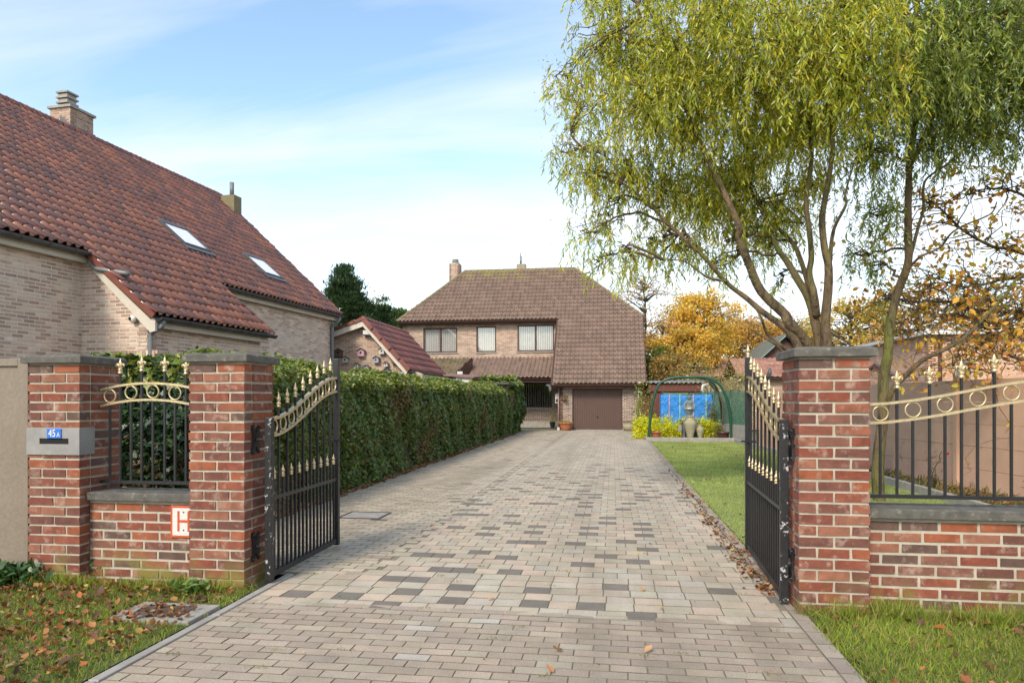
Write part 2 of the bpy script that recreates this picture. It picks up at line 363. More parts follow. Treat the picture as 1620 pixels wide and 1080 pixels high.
def pier_mesh(x0, y0, W, D, ztop):
    mb = MB(); mb.mi = 1; mb.box((x0 + .006, y0 + .006, -.05), (x0 + W - .006, y0 + D - .006, ztop))
    mb.mi = 0; n = round(ztop / CO); co = ztop / n; d = .1; jn = .0155; j = .0022
    for k in range(n):
        z0 = k * co + .003; z1 = z0 + co - jn
        def run(L, a, b, f):
            nb = max(1, round((b - a) / .21)); s = (b - a + jn) / nb
            cut = [a + i * s for i in range(nb + 1)]
            if nb > 1 and k % 2: cut = [a, a + .1 + jn] + [a + .1 + jn + (b - a - .1) * i / (nb - 1) for i in range(1, nb)]; cut[-1] = b + jn
            for p, q in zip(cut, cut[1:]):
                if q - p > .03: f(p, q - jn)
        e = lambda: R.uniform(0, .003)
        if k % 2 == 0:
            run(W, 0, W, lambda p, q: mb.box((x0 + p, y0 - e(), z0), (x0 + q, y0 + d, z1), j)); run(W, 0, W, lambda p, q: mb.box((x0 + p, y0 + D - d, z0), (x0 + q, y0 + D + e(), z1), j))
            for xa, xb in ((x0 - e(), x0 + d), (x0 + W - d, x0 + W + e())): run(D, d + jn, D - d - jn, lambda p, q: mb.box((xa, y0 + p, z0), (xb, y0 + q, z1), j))
        else:
            for xa, xb in ((x0 - e(), x0 + d), (x0 + W - d, x0 + W + e())): run(D, 0, D, lambda p, q: mb.box((xa, y0 + p, z0), (xb, y0 + q, z1), j))
            run(W, d + jn, W - d - jn, lambda p, q: mb.box((x0 + p, y0 - e(), z0), (x0 + q, y0 + d, z1), j)); run(W, d + jn, W - d - jn, lambda p, q: mb.box((x0 + p, y0 + D - d, z0), (x0 + q, y0 + D + e(), z1), j))
    return mb
def clip_mesh(vs, fs, planes):
    bm = bmesh.new(); bv = [bm.verts.new(v) for v in vs]
    for f in fs: bm.faces.new([bv[i] for i in f])
    for p, n in planes:
        bmesh.ops.bisect_plane(bm, geom=bm.verts[:] + bm.edges[:] + bm.faces[:], plane_co=p, plane_no=n, clear_outer=True)
    bm.verts.index_update(); r = ([v.co.copy() for v in bm.verts], [[v.index for v in f.verts] for f in bm.faces]); bm.free(); return r
def tiles(mb, o, ax, up, wa, wu, tw=.19, tl=.29, amp=.035, lift=.022, planes=(), region=None, mi=0, jit=.004, prof=None):
    """real pantiles: every tile its own curved piece. o lower corner, ax along eave, up the slope"""
    o, ax, up = V(o), V(ax).normalized(), V(up).normalized(); n = ax.cross(up)
    if n.z < 0: n = -n
    prof = prof or [(0, .15), (.12, .75), (.27, 1), (.42, .75), (.55, .15), (.72, 0), (.90, .05), (1.0, .2)]
    vs = []; fs = []
    for r_ in range(int(wu / tl + .999)):
        for c in range(int(wa / tw + .999)):
            a0, u0 = c * tw, r_ * tl
            if region and not region(a0 + tw / 2, u0 + tl / 2): continue
            b = len(vs); jz = R.uniform(-jit, jit); ju = R.uniform(-jit, jit) * 1.5
            K = len(prof)
            for row, (du, dz) in enumerate(((-.05, lift - .026), (-.05, lift), (tl, .0))):
                for x, z in prof: vs.append(o + ax * (a0 + x * tw) + up * (u0 + du * (1 if row < 2 else 0) + (tl if row == 2 else 0) + ju) + n * (z * amp + dz + jz + (0 if row else -.0)))
            for row in range(2):
                for i in range(K - 1): fs.append((b + row * K + i, b + row * K + i + 1, b + (row + 1) * K + i + 1, b + (row + 1) * K + i))
    if planes: vs, fs = clip_mesh(vs, fs, planes)
    mb.mi = mi; mb.smooth = True; mb.add(vs, fs); mb.smooth = False
def ridge_caps(mb, p, q, r=.11, L=.33, mi=0):
    p, q = V(p), V(q); d = q - p; n = max(1, int(d.length / L)); mb.mi = mi
    for i in range(n):
        a = p + d * (i / n); b = p + d * ((i + 1.08) / n); mb.tube([a, b], [r * 1.06, r * .94], 10)
def gutter(mb, p, q, r=.075, mi=0, seg=1.0):
    """half-round gutter with joint collars"""
    p, q = V(p), V(q); d = (q - p); L = d.length; d.normalize(); s = d.cross(V((0, 0, 1))).normalized(); mb.mi = mi
    prof = [(-1, 0), (-.9, -.45), (-.6, -.8), (0, -1), (.6, -.8), (.9, -.45), (1, 0), (.85, 0), (.5, -.7), (0, -.85), (-.5, -.7), (-.85, 0)]
    def piece(a, b, k):
        vs = [x + s * u * r * k + V((0, 0, w * r * k)) for x in (a, b) for u, w in prof]; m = len(prof)
        mb.add(vs, [(i, (i + 1) % m, m + (i + 1) % m, m + i) for i in range(m)] + [tuple(range(m)), tuple(range(2 * m - 1, m - 1, -1))])
    piece(p, q, 1)
    x = seg * .5
    while x < L: piece(p + d * x, p + d * (x + .04), 1.1); x += seg
def curve(pts, n=6):
    pts = [V(p) for p in pts]; out = []
    for i in range(len(pts) - 1):
        p0, p1, p2, p3 = pts[max(i - 1, 0)], pts[i], pts[i + 1], pts[min(i + 2, len(pts) - 1)]
        for k in range(n):
            t = k / n; out.append(.5 * ((2 * p1) + (p2 - p0) * t + (2 * p0 - 5 * p1 + 4 * p2 - p3) * t * t + (3 * p1 - p0 - 3 * p2 + p3) * t ** 3))
    return out + [pts[-1]]

# ------------------------------------------------------------ ground, drive, verges
def sheet(name, pts, z, mat, kind='structure', sub=None):
    mb = MB(); mb.poly([(x, y, z) for x, y in pts]); return mb.build(name, mat, base=(pts[0][0], pts[0][1], 0), kind=kind)
sheet('ground', [(-400, -60), (400, -60), (400, 700), (-400, 700)], -.06, m_ground)
XR = 1.06
sheet('driveway_bed', [(-2.40, .8), (XR + .1, .8), (XR + .1, 29.75), (-4.2, 29.75), (-4.2, 4.9), (-2.40, 4.9)], -.0045, m_joint)
sheet('grass_verge', [(-9, .8), (-2.45, .8), (-2.45, 4.6), (-9, 4.6)], -.014, m_turf)
sheet('grass_verge', [(XR + .16, .8), (9, .8), (9, 4.6), (XR + .16, 4.6)], -.014, m_turf)
sheet('lawn', [(XR + .12, 4.6), (4.35, 4.6), (4.25, 12), (3.7, 22.2), (XR + .12, 22.2)], -.010, m_lawn)
sheet('flower_bed', [(4.42, 4.7), (6.6, 4.7), (4.6, 22.2), (3.76, 22.2), (4.32, 12)], -.008, m_soil)
sheet('hedge_bed', [(-9, 4.75), (-3.74, 4.75), (-3.74, 28), (-9, 28)], -.020, m_soil)
def paver(mb, x0, x1, y0, y1, c):
    g = .0015; j = lambda: R.uniform(-.0008, .0008); z = R.uniform(-.001, .001); tx, ty = R.uniform(-.0008, .0008), R.uniform(-.0008, .0008)
    x0 += g; x1 -= g; y0 += g * 1.6; y1 -= g * 1.6; e = .0022
    q = [(x0, y0), (x1, y0), (x1, y1), (x0, y1)]; mx, my = (x0 + x1) / 2, (y0 + y1) / 2
    mb.col = c
    vs = [(x + j(), y + j(), -.008) for x, y in q] + [(x + (e if x < mx else -e), y + (e if y < my else -e), z + (tx if x < mx else -tx) + (ty if y < my else -ty)) for x, y in q]
    mb.mi = 0; mb.add(vs, [(4, 5, 6, 7)]); mb.mi = 1; mb.add(vs, [(0, 1, 5, 4), (1, 2, 6, 5), (2, 3, 7, 6), (3, 0, 4, 7)])
def shade(c, v=.12): k = R.uniform(1 - v, 1 + v); return tuple(x * k * R.uniform(.98, 1.02) for x in c)
mb = MB()
y = .9; k = 0
YB = 4.17
while y < YB - .01:
    x = -2.34 - .09 * (k % 2) - R.uniform(0, .03)
    while x < XR:
        r = R.random(); c = (.335, .285, .23) if r < .6 else ((.36, .30, .24) if r < .8 else ((.36, .32, .255) if r < .97 else (.38, .36, .32)))
        a, b = max(x, -2.34), min(x + .18, XR)
        if b - a > .04: paver(mb, a, b, y, y + .088, shade(c))
        x += .18
    y += .088; k += 1
y = YB; k = 0; pd = []
while y < 29.6:
    cd = []
    rowd = .158
    xl = -2.34 if y < 4.95 else -1.75 - .1 * (k % 2)
    x = xl - (.09 * R.random() if y < 4.95 else 0)
    while x < XR - .02:
        fade = max(0, min(1, (15.5 - y) / 5)); dk = .18 * fade * (1 if x > -1.5 or y > 4.9 else .7) * (1.0 + .3 * math.sin(y * 2.1 + x * 1.3)) * (.6 if y > 10 else 1) * (1 if y > 4.3 else .5)
        r = R.random()
        if r < dk and not any(abs(q_ - x) < .2 for q_ in pd) and not (len(cd) > 1 and cd[-1] > x - .2): c = (.175, .160, .138); cd.append(x)
        elif r < dk: c = (.42, .38, .31)
        elif r < dk + .11 * fade: c = (.42, .39, .325)
        elif r < dk + .16 * fade + .25 * max(.5, fade): c = (.45, .375, .295)
        elif r < .7: c = (.43, .385, .305)
        else: c = (.40, .355, .28)
        a, b = max(x, xl if y > 4.95 else -2.34), min(x + .178, XR)
        if b - a > .04: paver(mb, a, b, y, y + rowd, shade(c, .09))
        x += .178
    y += rowd; k += 1; pd = cd
y = 4.95; k = 0
while y < 29.6:
    x = -3.78 + (.1 if k % 2 else 0)
    while x < -1.78:
        r = R.random(); c = (.42, .37, .29) if r < .6 else ((.45, .40, .315) if r < .9 else (.365, .315, .245))
        if r > .993: c = (.13, .125, .12)
        b = min(x + .18, -1.76 - .1 * (int((y - YB) / .158) % 2))
        if b - x > .05: paver(mb, x, b, y, y + .09, shade(c, .09))
        x += .18
    y += .09; k += 1
y = .9                                   # edge course, laid lengthwise
while y < 22:
    paver(mb, XR + .004, XR + .1, y, y + .2, shade((.33, .285, .245), .12)); y += .2
mb.build('driveway', [m_pave, m_side], base=(0, 0, 0), kind='structure')
mb = MB(); y = .9
while y < 4.5:
    mb.box((-2.405, y, -.05), (-2.352, y + .99, .006), .002); y += 1.0
y = 4.6
mb.build('kerb', m_kerb, base=(-2.4, 1, 0), kind='structure', bevel=.006)
mb = MB(); pts = [(4.33, 4.8), (4.24, 12), (3.71, 22.1)]
for (xa, ya), (xb, yb) in zip(pts, pts[1:]):
    n = int((yb - ya) / 1.0)
    for i in range(n):
        p, q = V((lerp(xa, xb, i / n), lerp(ya, yb, i / n), .03)), V((lerp(xa, xb, (i + .99) / n), lerp(ya, yb, (i + .99) / n), .03)); mb.bar(p, q, .07, .13)
mb.build('kerb', m_kerb, base=(4.3, 5, 0), kind='structure', bevel=.006)
# service covers
mb = MB(); c = gr_ = at(262, 968, 1); g0 = onp(262, 968, (0, 0, 0), (0, 0, 1))
t = thing('manhole_cover', 'rusty manhole cover in a concrete surround in the leafy grass verge', 'manhole cover', (g0.x, g0.y, 0))
mb.box((g0.x - .26, g0.y - .17, -.04), (g0.x + .26, g0.y + .17, .008)); mb.build('surround', m_kerb, t, bevel=.006)
mb = MB(); mb.box((g0.x - .17, g0.y - .10, 0), (g0.x + .15, g0.y + .10, .014)); 
mb.build('lid', M('rusty_lid', (.13, .085, .065), (.08, .06, .05), 20, rough=.8, bump=.6, bsc=90), t, bevel=.003)
g1 = onp(576, 815, (0, 0, 0), (0, 0, 1))
t = thing('drain_cover', 'grey concrete drain cover set in the paving beside the long hedge', 'drain cover', (g1.x, g1.y, 0))
mb = MB(); mb.box((g1.x - .21, g1.y - .2, -.02), (g1.x + .23, g1.y + .2, .004)); mb.build('lid', m_kerb, t, bevel=.004)
mb = MB()
for a, b in (((-.23, -.22), (.25, -.2)), ((-.23, .2), (.25, .22)), ((-.23, -.2), (-.21, .2)), ((.23, -.2), (.25, .2))): mb.box((g1.x + a[0], g1.y + a[1], -.01), (g1.x + b[0], g1.y + b[1], .009))
mb.build('frame', m_zinc, t)

# ------------------------------------------------------------ brick piers, low walls
Y0 = 4.45; W_ = .41; ZT = 1.56
def pier(name, label, x0, D=.41):
    t = thing(name, label, 'gate pier', (x0 + W_ / 2, Y0 + D / 2, 0))
    pier_mesh(x0, Y0, W_, D, ZT).build('brickwork', [m_red, m_mort], t)
    mb = MB(); o = .035; a, b = (x0 - o, Y0 - o), (x0 + W_ + o, Y0 + D + o)
    lo = [(a[0], a[1], ZT), (b[0], a[1], ZT), (b[0], b[1], ZT), (a[0], b[1], ZT)]
    mid = [(x, y, ZT + .048) for x, y, z in lo]; i = .03
    hi = [(a[0] + i, a[1] + i, ZT + .062), (b[0] - i, a[1] + i, ZT + .062), (b[0] - i, b[1] - i, ZT + .062), (a[0] + i, b[1] - i, ZT + .062)]
    mb.add(lo + mid + hi, [(3, 2, 1, 0), (0, 1, 5, 4), (1, 2, 6, 5), (2, 3, 7, 6), (3, 0, 4, 7), (4, 5, 9, 8), (5, 6, 10, 9), (6, 7, 11, 10), (7, 4, 8, 11), (8, 9, 10, 11)])
    mb.build('cap_stone', m_stone, t, bevel=.004)
    return t
XM, XL, XP = -4.165, -2.91, 1.12
pm = pier('brick_pier', 'red brick pier with grey letterbox stone and blue number plate', XM)
pl = pier('brick_pier', 'mossy red brick pier carrying the gate that stands before the hedge', XL)
pr = pier('brick_pier', 'red brick pier with gate hinges standing in front of the willow tree', XP)
# letterbox stone: z from 0.79 to 1.0
def zc(v, u, Y): return at(u, v, Y).z
za, zb = zc(719, 90, Y0), zc(676, 90, Y0)
xs0, xs1 = at(74 - 10, 700, Y0).x, at(110, 700, Y0).x; sz0, sz1 = zc(702, 90, Y0), zc(693, 90, Y0)
mb = MB(); q = Y0 - .010
mb.mi = 0
for a, b, c, d in rects(XM - .006, XM + W_ + .0065, za, zb, [(xs0, xs1, sz0, sz1)]): mb.box((a, q, c), (b, q + .15, d))
mb.mi = 1; mb.box((xs0 - .003, q + .004, sz0 - .003), (xs1 + .003, q + .03, sz1 + .003))  # near-black slab filling the slot, painting the shade of an opening
st = mb.build('letterbox', [m_grey_stone, m_dark], pm)
# number plate with its writing
def text(s, size, loc, mat, parent, name='lettering', rot=(math.pi / 2, 0, 0), sx=1, ext=.0008):
    cu = bpy.data.curves.new('t', 'FONT'); cu.body = s; cu.size = size; cu.align_x = 'CENTER'; cu.align_y = 'CENTER'; cu.extrude = ext; cu.offset = size * .012
    o = bpy.data.objects.new('t', cu); COL.objects.link(o); dg = bpy.context.evaluated_depsgraph_get()
    me = bpy.data.meshes.new_from_object(o.evaluated_get(dg)); bpy.data.objects.remove(o)
    me.materials.clear(); me.materials.append(mat)
    me.transform(Matrix.Diagonal((sx, 1, 1, 1))); me.transform(Matrix.Rotation(rot[0], 4, 'X'))
    return put(me, name, parent, loc)
pc = at(85.5, 685.5, q - .006); pw, ph = .056, .034
mb = MB(); mb.box((pc.x - pw, q - .008, pc.z - ph), (pc.x + pw, q - .001, pc.z + ph)); npl = mb.build('number_plate', m_blue, pm, bevel=.002)
text('45', .074, (pc.x - .013, q - .0095, pc.z), m_white, npl, sx=.80); text('A', .046, (pc.x + .036, q - .0095, pc.z - .009), m_white, npl, sx=.8)
# low walls
def low_wall(name, label, x0, x1, end_l=0):
    t = thing(name, label, 'garden wall', ((x0 + x1) / 2, Y0 + .2, 0))
    mb = MB(); brick_face(mb, (x0, Y0 + .10, 0), (1, 0, 0), x1 - x0, -.04, .575, thick=.2); brick_face(mb, (x1, Y0 + .30, 0), (-1, 0, 0), x1 - x0, -.04, .575, thick=.1)
    mb.build('brickwork', [m_red, m_mort], t)
    mb = MB(); x = x0
    while x < x1 - .01:
        b = min(x + 1.0, x1); mb.box((x + .001, Y0 + .055, .577), (b - .001, Y0 + .345, .637)); x = b
    mb.build('coping', m_stone, t, bevel=.006); return t
low_wall('low_brick_wall', 'low red brick wall bearing the white and red sign', XM + W_ + .002, XL - .002)
low_wall('low_brick_wall', 'low red brick wall below the fence in front of pink panels', XP + W_ + .002, 5.6)
# hydrant style sign on the wall
sa, sb = at(270, 799, Y0 + .085), at(311, 851, Y0 + .085)
t = thing('wall_sign', 'white sign with red border and letter H on low brick wall', 'sign', (sa.x, Y0 + .095, sb.z))
mb = MB(); mb.box((sa.x, Y0 + .083, sb.z), (sb.x, Y0 + .094, sa.z)); mb.build('border_plate', m_signred, t, bevel=.003)
mb = MB(); e = .017; mb.box((sa.x + e, Y0 + .0815, sb.z + e), (sb.x - e, Y0 + .084, sa.z - e)); pn = mb.build('panel', m_white, t)
mb = MB(); hx0, hx1 = at(280.5, 800, Y0 + .08).x, at(296.5, 800, Y0 + .08).x; hz0, hz1 = at(285, 840, Y0 + .08).z, at(285, 808, Y0 + .08).z; mz = (hz0 + hz1) / 2
for hx in (hx0, hx1): mb.box((hx, Y0 + .0795, hz0), (hx + .016, Y0 + .0820, hz1))
mb.box((hx0 + .016, Y0 + .0797, mz - .009), (hx1, Y0 + .082, mz + .009))
mb.build('letter', m_signred, pn)
for z in (hz0 + .008, hz1 - .008):
    mb = MB(); c = V(((hx0 + hx1 + .016) / 2, Y0 + .0815, z)); mb.tube([c, c + V((0, -.004, 0))], .005, 8); mb.build('screw', m_rust, pn)
# taupe metal screen at far left
t = thing('metal_screen', 'taupe metal panel screen beside the pier with the letterbox', 'screen', (-4.7, Y0 + .1, 0))
mb = MB(); ys = Y0 + .05
for z0, z1 in ((.03, .10), (1.545, 1.60)): mb.box((-6.6, ys, z0), (-4.30, ys + .05, z1))
mb.box((-4.30, ys, .03), (-4.215, ys + .05, 1.60)); mb.build('frame', m_taupe, t, bevel=.004)
mb = MB(); mb.box((-6.6, ys + .018, .10), (-4.30, ys + .032, 1.545)); mb.build('panel', m_taupe, t)
mb = MB(); mb.box((-4.215, ys + .01, .02), (-4.175, ys + .06, 1.58)); mb.build('post', m_black, t)

# ------------------------------------------------------------ wrought iron: finials, fences, gates
def spear_mesh(h=.115, r=.017):
    mb = MB(); mb.smooth = True
    mb.lathe((0, 0, 0), [(.55 * r, 0), (.85 * r, .02 * h), (.85 * r, .10 * h), (.6 * r, .13 * h), (.95 * r, .2 * h), (1.0 * r, .27 * h), (.55 * r, .33 * h), (.5 * r, .38 * h), (.9 * r, .46 * h), (.95 * r, .54 * h), (.75 * r, .62 * h), (.45 * r, .70 * h), (.4 * r, .76 * h), (.25 * r, .88 * h), (.05 * r, h)], 10)
    return mb.data('finial', m_gold)
def fleur_mesh(h=.115):
    mb = MB()
    mb.lathe((0, 0, 0), [(.013, 0), (.017, .004), (.017, .014), (.012, .018), (.014, .026), (.018, .032), (.012, .038), (.009, .046)], 10)
    mb.lathe((0, 0, .042), [(.006, 0), (.013, .02), (.014, .034), (.010, .05), (.005, .062), (.001, .075)], 10, 1, .55)
    for s in (-1, 1):
        mb.tube([(0, 0, .046), (s * .010, 0, .062), (s * .020, 0, .074), (s * .029, 0, .072), (s * .031, 0, .060), (s * .025, 0, .054)], [.006, .008, .008, .007, .006, .004], 8)
    mb.tube([(-.018, 0, .047), (.018, 0, .047)], .005, 8)
    return mb.data('finial', m_gold)
def bar_mesh(h, w=.014):
    mb = MB(); mb.box((-w / 2, -w / 2, 0), (w / 2, w / 2, h)); return mb.data('bar', m_black)
SPEAR, SPEAR2, FLEUR = spear_mesh(), spear_mesh(.092, .015), fleur_mesh()
mb = MB(); mb.ring((0, 0, 0), .046, .0055, (1, 0, 0), (0, 0, 1), 24); RING = mb.data('ring', m_gold)
def fence(label, x0, x1, up, bars, Yf=Y0 + .2, band=.118, ringsz=1):
    """up(x) = height of the upper gold rail; bars = list of (x, tall)"""
    t = thing('iron_fence_panel', label, 'fence', ((x0 + x1) / 2, Yf, .65))
    n = 24; xs = [lerp(x0, x1, i / n) for i in range(n + 1)]
    for dz in (0, band):
        mb = MB(); mb.sweep([(x, Yf, up(x) - dz) for x in xs], (0, 1, 0), .026, .016); mb.build('gold_rail', m_gold, t)
    mb = MB(); mb.box((x0, Yf - .013, .685), (x1, Yf + .013, .708)); mb.build('bottom_rail', m_black, t)
    for x, tall in bars:
        top = up(x) - band - .008 if not tall else up(x) + .085
        put(bar_mesh(top - .70), 'bar', t, (x, Yf, .70))
        if tall: put(FLEUR, 'finial', t, (x, Yf, top))
        else:
            sc = (band / 2 - .0135) / .046; put(RING, 'ring', t, (x, Yf, up(x) - band / 2), 0, (sc, 1, sc))
    return t
Yf = Y0 + .2
fx = lambda u: at(u, 700, Yf).x
zr = lambda u, v: at(u, v, Yf).z
lb = [(fx(174), 0), (fx(190.3), 1), (fx(207.5), 0), (fx(224.2), 1), (fx(242), 0), (fx(260.7), 1), (fx(277), 0), (fx(294.4), 1), (fx(312), 0)]
xa, xb = XM + W_, XL
zm, ze = zr(240, 606), zr(160, 617); xc = (xa + xb) / 2 - .02
fence('short arched black iron fence panel between the two brick piers', xa + .01, xb - .005, lambda x: zm - (zm - ze) * ((x - xc) / (xc - xa)) ** 2, lb, band=zr(235, 606) - zr(235, 632))
rb = [(fx(1376 + 51.3 * i - 8), 1) for i in range(0, 8)] + [(fx(1392.5 + 51.3 * i), 0) for i in range(0, 8)]
rb = [(XP + W_ + .035, 1)] + [(fx(u), 1) for u in (1419, 1470.5, 1521, 1573, 1627, 1683)] + [(fx(u), 0) for u in (1392.5, 1444, 1495, 1546.5, 1600, 1655)]
zl_, zh_ = zr(1376, 643), zr(1620, 605)
for i in range(8): rb += [(fx(1683) + (i + 1) * .205, 1), (fx(1655) + (i + 1) * .205, 0)]
fx0, fx1 = XP + W_ + .003, 5.5
fence('long black iron fence panel with gold rings in front of pink concrete wall', fx0, fx1, lambda x: zl_ + .012 + (zh_ - zl_ + .02) * sm((x - fx0) / 1.25) - .05 * sm((x - fx0 - 1.9) / 1.6), sorted(rb), band=zr(1500, 629) - zr(1500, 659))

def gate(label, a, b, side):
    a, b = V(a), V(b); d = (b - a); L = d.length; d.normalize(); ang = math.atan2(d.y, d.x); nrm = V((-d.y, d.x, 0))
    t = thing('iron_gate_leaf', label, 'gate', (a.x, a.y, .02))
    P = lambda s, z: a + d * (L * s) + V((0, 0, z))
    up = lambda s: 1.165 + .325 * sm(s * 1.0)
    def post(s, z, m, w=.05):
        mb = MB(); c = P(s, 0); mb.obox((c.x, c.y, (z + .02) / 2), d * w / 2, nrm * w / 2, V((0, 0, (z - .02) / 2))); return mb.build('post', m, t, bevel=.003)
    post(0, 1.175, m_chip); fp = post(1, 1.66, m_black, .046)
    for z, h in ((.06, .04), (.60, .026)):
        mb = MB(); mb.bar(P(.018, z), P(.985, z), .026, h); mb.build('rail', m_black, t)
    n = 26
    for dz in (0, .12):
        mb = MB(); mb.sweep([P(lerp(.015, .988, i / n), up(i / n) - dz) for i in range(n + 1)], nrm, .034, .018); mb.build('gold_rail', m_gold, t)
    N = 17
    for i in range(N):
        s = (i + 1) / (N + 1)
        top = .735 if i % 2 == 0 else up(s) + .07
        put(bar_mesh(top - .06, .015), 'bar', t, P(s, .06), ang)
        put(SPEAR2 if i % 2 == 0 else SPEAR, 'finial', t, P(s, top), ang)
        if i % 2 == 0:
            q = .046 * 1.0; put(RING, 'ring', t, P(s, up(s) - .06), ang, (1.02, 1, 1.04))
    if side > 0:
        put(SPEAR, 'finial', t, P(1, 1.66), ang)
    mb = MB(); c = P(.985, .945); mb.bar(c - d * .13, c + d * .085, .012); mb.bar(c - nrm * .06, c + nrm * .06, .014); mb.build('latch', m_black, t)
    # hinges: forked strap plates bolted to the pier side
    px = XL + W_ if side < 0 else XP; sx = -side
    for z in (1.02, .27):
        mb = MB(); yc = Y0 + .13; k = 1
        pts = [(-.05, -.10), (-.02, -.105), (-.005, -.05), (.005, -.05), (.04, -.10), (.055, -.09), (.045, -.03), (.045, .03), (.055, .09), (.04, .10), (.005, .05), (-.005, .05), (-.02, .105), (-.05, .10), (-.035, .03), (-.035, -.03)]
        x = px + sx * .004
        mb.prism([(x, yc + p, z + q) for p, q in pts], (sx * .012, 0, 0))
        for p, q in ((-.035, -.085), (.042, -.085), (-.035, .085), (.042, .085)): mb.tube([(x, yc + p, z + q), (x + sx * .022, yc + p, z + q)], .008, 8)
        hg = mb.build('hinge', m_black, t)
        mb = MB(); mb.tube([(x + sx * .01, yc, z), (a.x - sx * .02, a.y, z)], .011, 8); mb.tube([(a.x - sx * .03, a.y, z - .028), (a.x - sx * .03, a.y, z + .028)], .02, 10); mb.build('hinge_pin', m_rust, hg)
    return t
gate('open iron gate leaf with chipped post standing before the ivy hedge', (-2.405, 4.62, 0), (-2.42, 5.86, 0), -1)
gate('open iron gate leaf at the lawn edge beside the red brick pier', (1.073, 4.62, 0), (1.142, 6.18, 0), 1)
# ------------------------------------------------------------ neighbour house (left), long red roof
A5 = math.radians(5); NT = V((math.sin(A5), math.cos(A5), 0)); NB = V((math.cos(A5), -math.sin(A5), 0)); NO = V((-9.16, 9.28, 0))
def NP(a, b, z): return NO + NT * a + NB * b + V((0, 0, z))
SL = .845; ZE = 3.90
nrm = (NB * SL + V((0, 0, 1))).normalized(); upv = (-NB + V((0, 0, SL))).normalized()
nh = thing('brick_house', 'pale brick neighbouring house with long glossy red tiled roof', 'house', NP(4, -4, 0))
AE, A0 = 10.75, -5.5; B1 = 1.15; E0, E1 = 1.68, 5.0
mb = MB()
brick_face(mb, NP(A0, -.2, 0), NT, E0 - A0, .6, ZE - .10, bl=.19, co=.0625)                       # main wall up to the projecting wing
wx0 = onp(226, 545, NP(E0, 0, 0), NT)
wa = (wx0 - NP(E0, 0, 0)).dot(NB) + .2
brick_face(mb, NP(E0, -.2, 0), NB, B1 + .2, .6, ZE, [(wa - .26, wa + .26, .8, 1.94)], top=[(0, ZE - .02), (B1 + .2, ZE - .02 - SL * (B1 + .2))], bl=.19, co=.0625)
brick_face(mb, NP(E0, B1, 0), NT, E1 - E0, .6, ZE - SL * 1.35 - .02, bl=.19, co=.0625)
brick_face(mb, NP(E1, -.2, 0), NT, AE - E1, .6, ZE - .10, bl=.19, co=.0625)
brick_face(mb, NP(AE, -.2, 0), -NB, 9.6, .6, ZE - .1, bl=.19, co=.0625)
mb.build('wall', [m_buff, m_buffm], nh)
# soldier course and window in the wing
mb = MB(); x = wa - .34
while x < wa + .34:
    p = NP(E0, x - .2, 1.965) - NT * .004; mb.obox(p + V((0, 0, .09)), NB * .026, NT * .012, V((0, 0, .088))); x += .062
mb.build('lintel', m_buff, nh)
mb = MB(); mb.obox(NP(E0 + .06, wa - .2, 1.40), NB * .26, NT * .03, V((0, 0, .54))); wf = mb.build('window', m_wood, nh)
mb = MB(); mb.obox(NP(E0 + .055, wa - .2, 1.40), NB * .21, NT * .03, V((0, 0, .49))); mb.build('pane', m_dark, wf)
# roof tiles
mb = MB(); TW, TL = .172, .275
UL = 5.0 * math.sqrt(1 + SL * SL)
UE = 1.35 * math.sqrt(1 + SL * SL)
o = NP(A0, 1.35, ZE - SL * 1.35)
u_main = UE - .02
def reg(a, u):
    a += A0
    if u < UE - .001: return E0 - .10 < a < E1 + .12
    return True
UE = round(UE / TL) * TL
TLn = 1.35 * math.sqrt(1 + SL * SL) / round(1.35 * math.sqrt(1 + SL * SL) / TL)
UE = 1.35 * math.sqrt(1 + SL * SL) - .01
AR = 12.1
vg = (NP(AR, -5, ZE + SL * 5) - NP(AE + .22, 0, ZE)); vn = vg.cross(nrm); vn = vn if vn.dot(NT) > 0 else -vn
tiles(mb, o, NT, upv, AR + .2 - A0, UE + UL, TW, TLn, .066, .026, jit=.004, region=reg, planes=[(NP(AE + .22, 0, ZE), vn)])
roof = mb.build('roof', m_tile, nh)
mb = MB()      # solid roof slab below the tiles, back slope, gable filling
d = -nrm * .05
pts = [NP(A0, 0, ZE), NP(AE + .2, 0, ZE), NP(AR - .03, -5, ZE + 5 * SL), NP(A0, -5, ZE + 5 * SL)]
mb.prism([p + d for p in pts], -nrm * .08)
mb.prism([p + d for p in [NP(E0 - .1, 1.35, ZE - SL * 1.35), NP(E1 + .1, 1.35, ZE - SL * 1.35), NP(E1 + .1, 0, ZE), NP(E0 - .1, 0, ZE)]], -nrm * .06)
mb.prism([NP(A0, -5, ZE + 5 * SL - .02), NP(AR - .03, -5, ZE + 5 * SL - .02), NP(AE + .2, -10.1, ZE - .1), NP(A0, -10.1, ZE - .1)], (0, 0, -.1))
mb.prism([NP(AE - .1, -.2, ZE - .12), NP(AE - .1, -5, ZE + 4.0), NP(AE - .1, -9.8, ZE - .12)], NT * .1)
mb.build('roof_deck', m_wood, roof)
mb = MB(); ridge_caps(mb, NP(A0, -5, ZE + 5 * SL + .03), NP(AR, -5, ZE + 5 * SL + .03), .085, .36)
mb.build('ridge_tiles', m_oridge, roof)
mb = MB(); mb.bar(NP(AE + .21, 0, ZE - .03), NP(AR - .01, -5, ZE + 5 * SL - .03), .05, .16, up=nrm); mb.build('verge_board', m_oridge, roof)
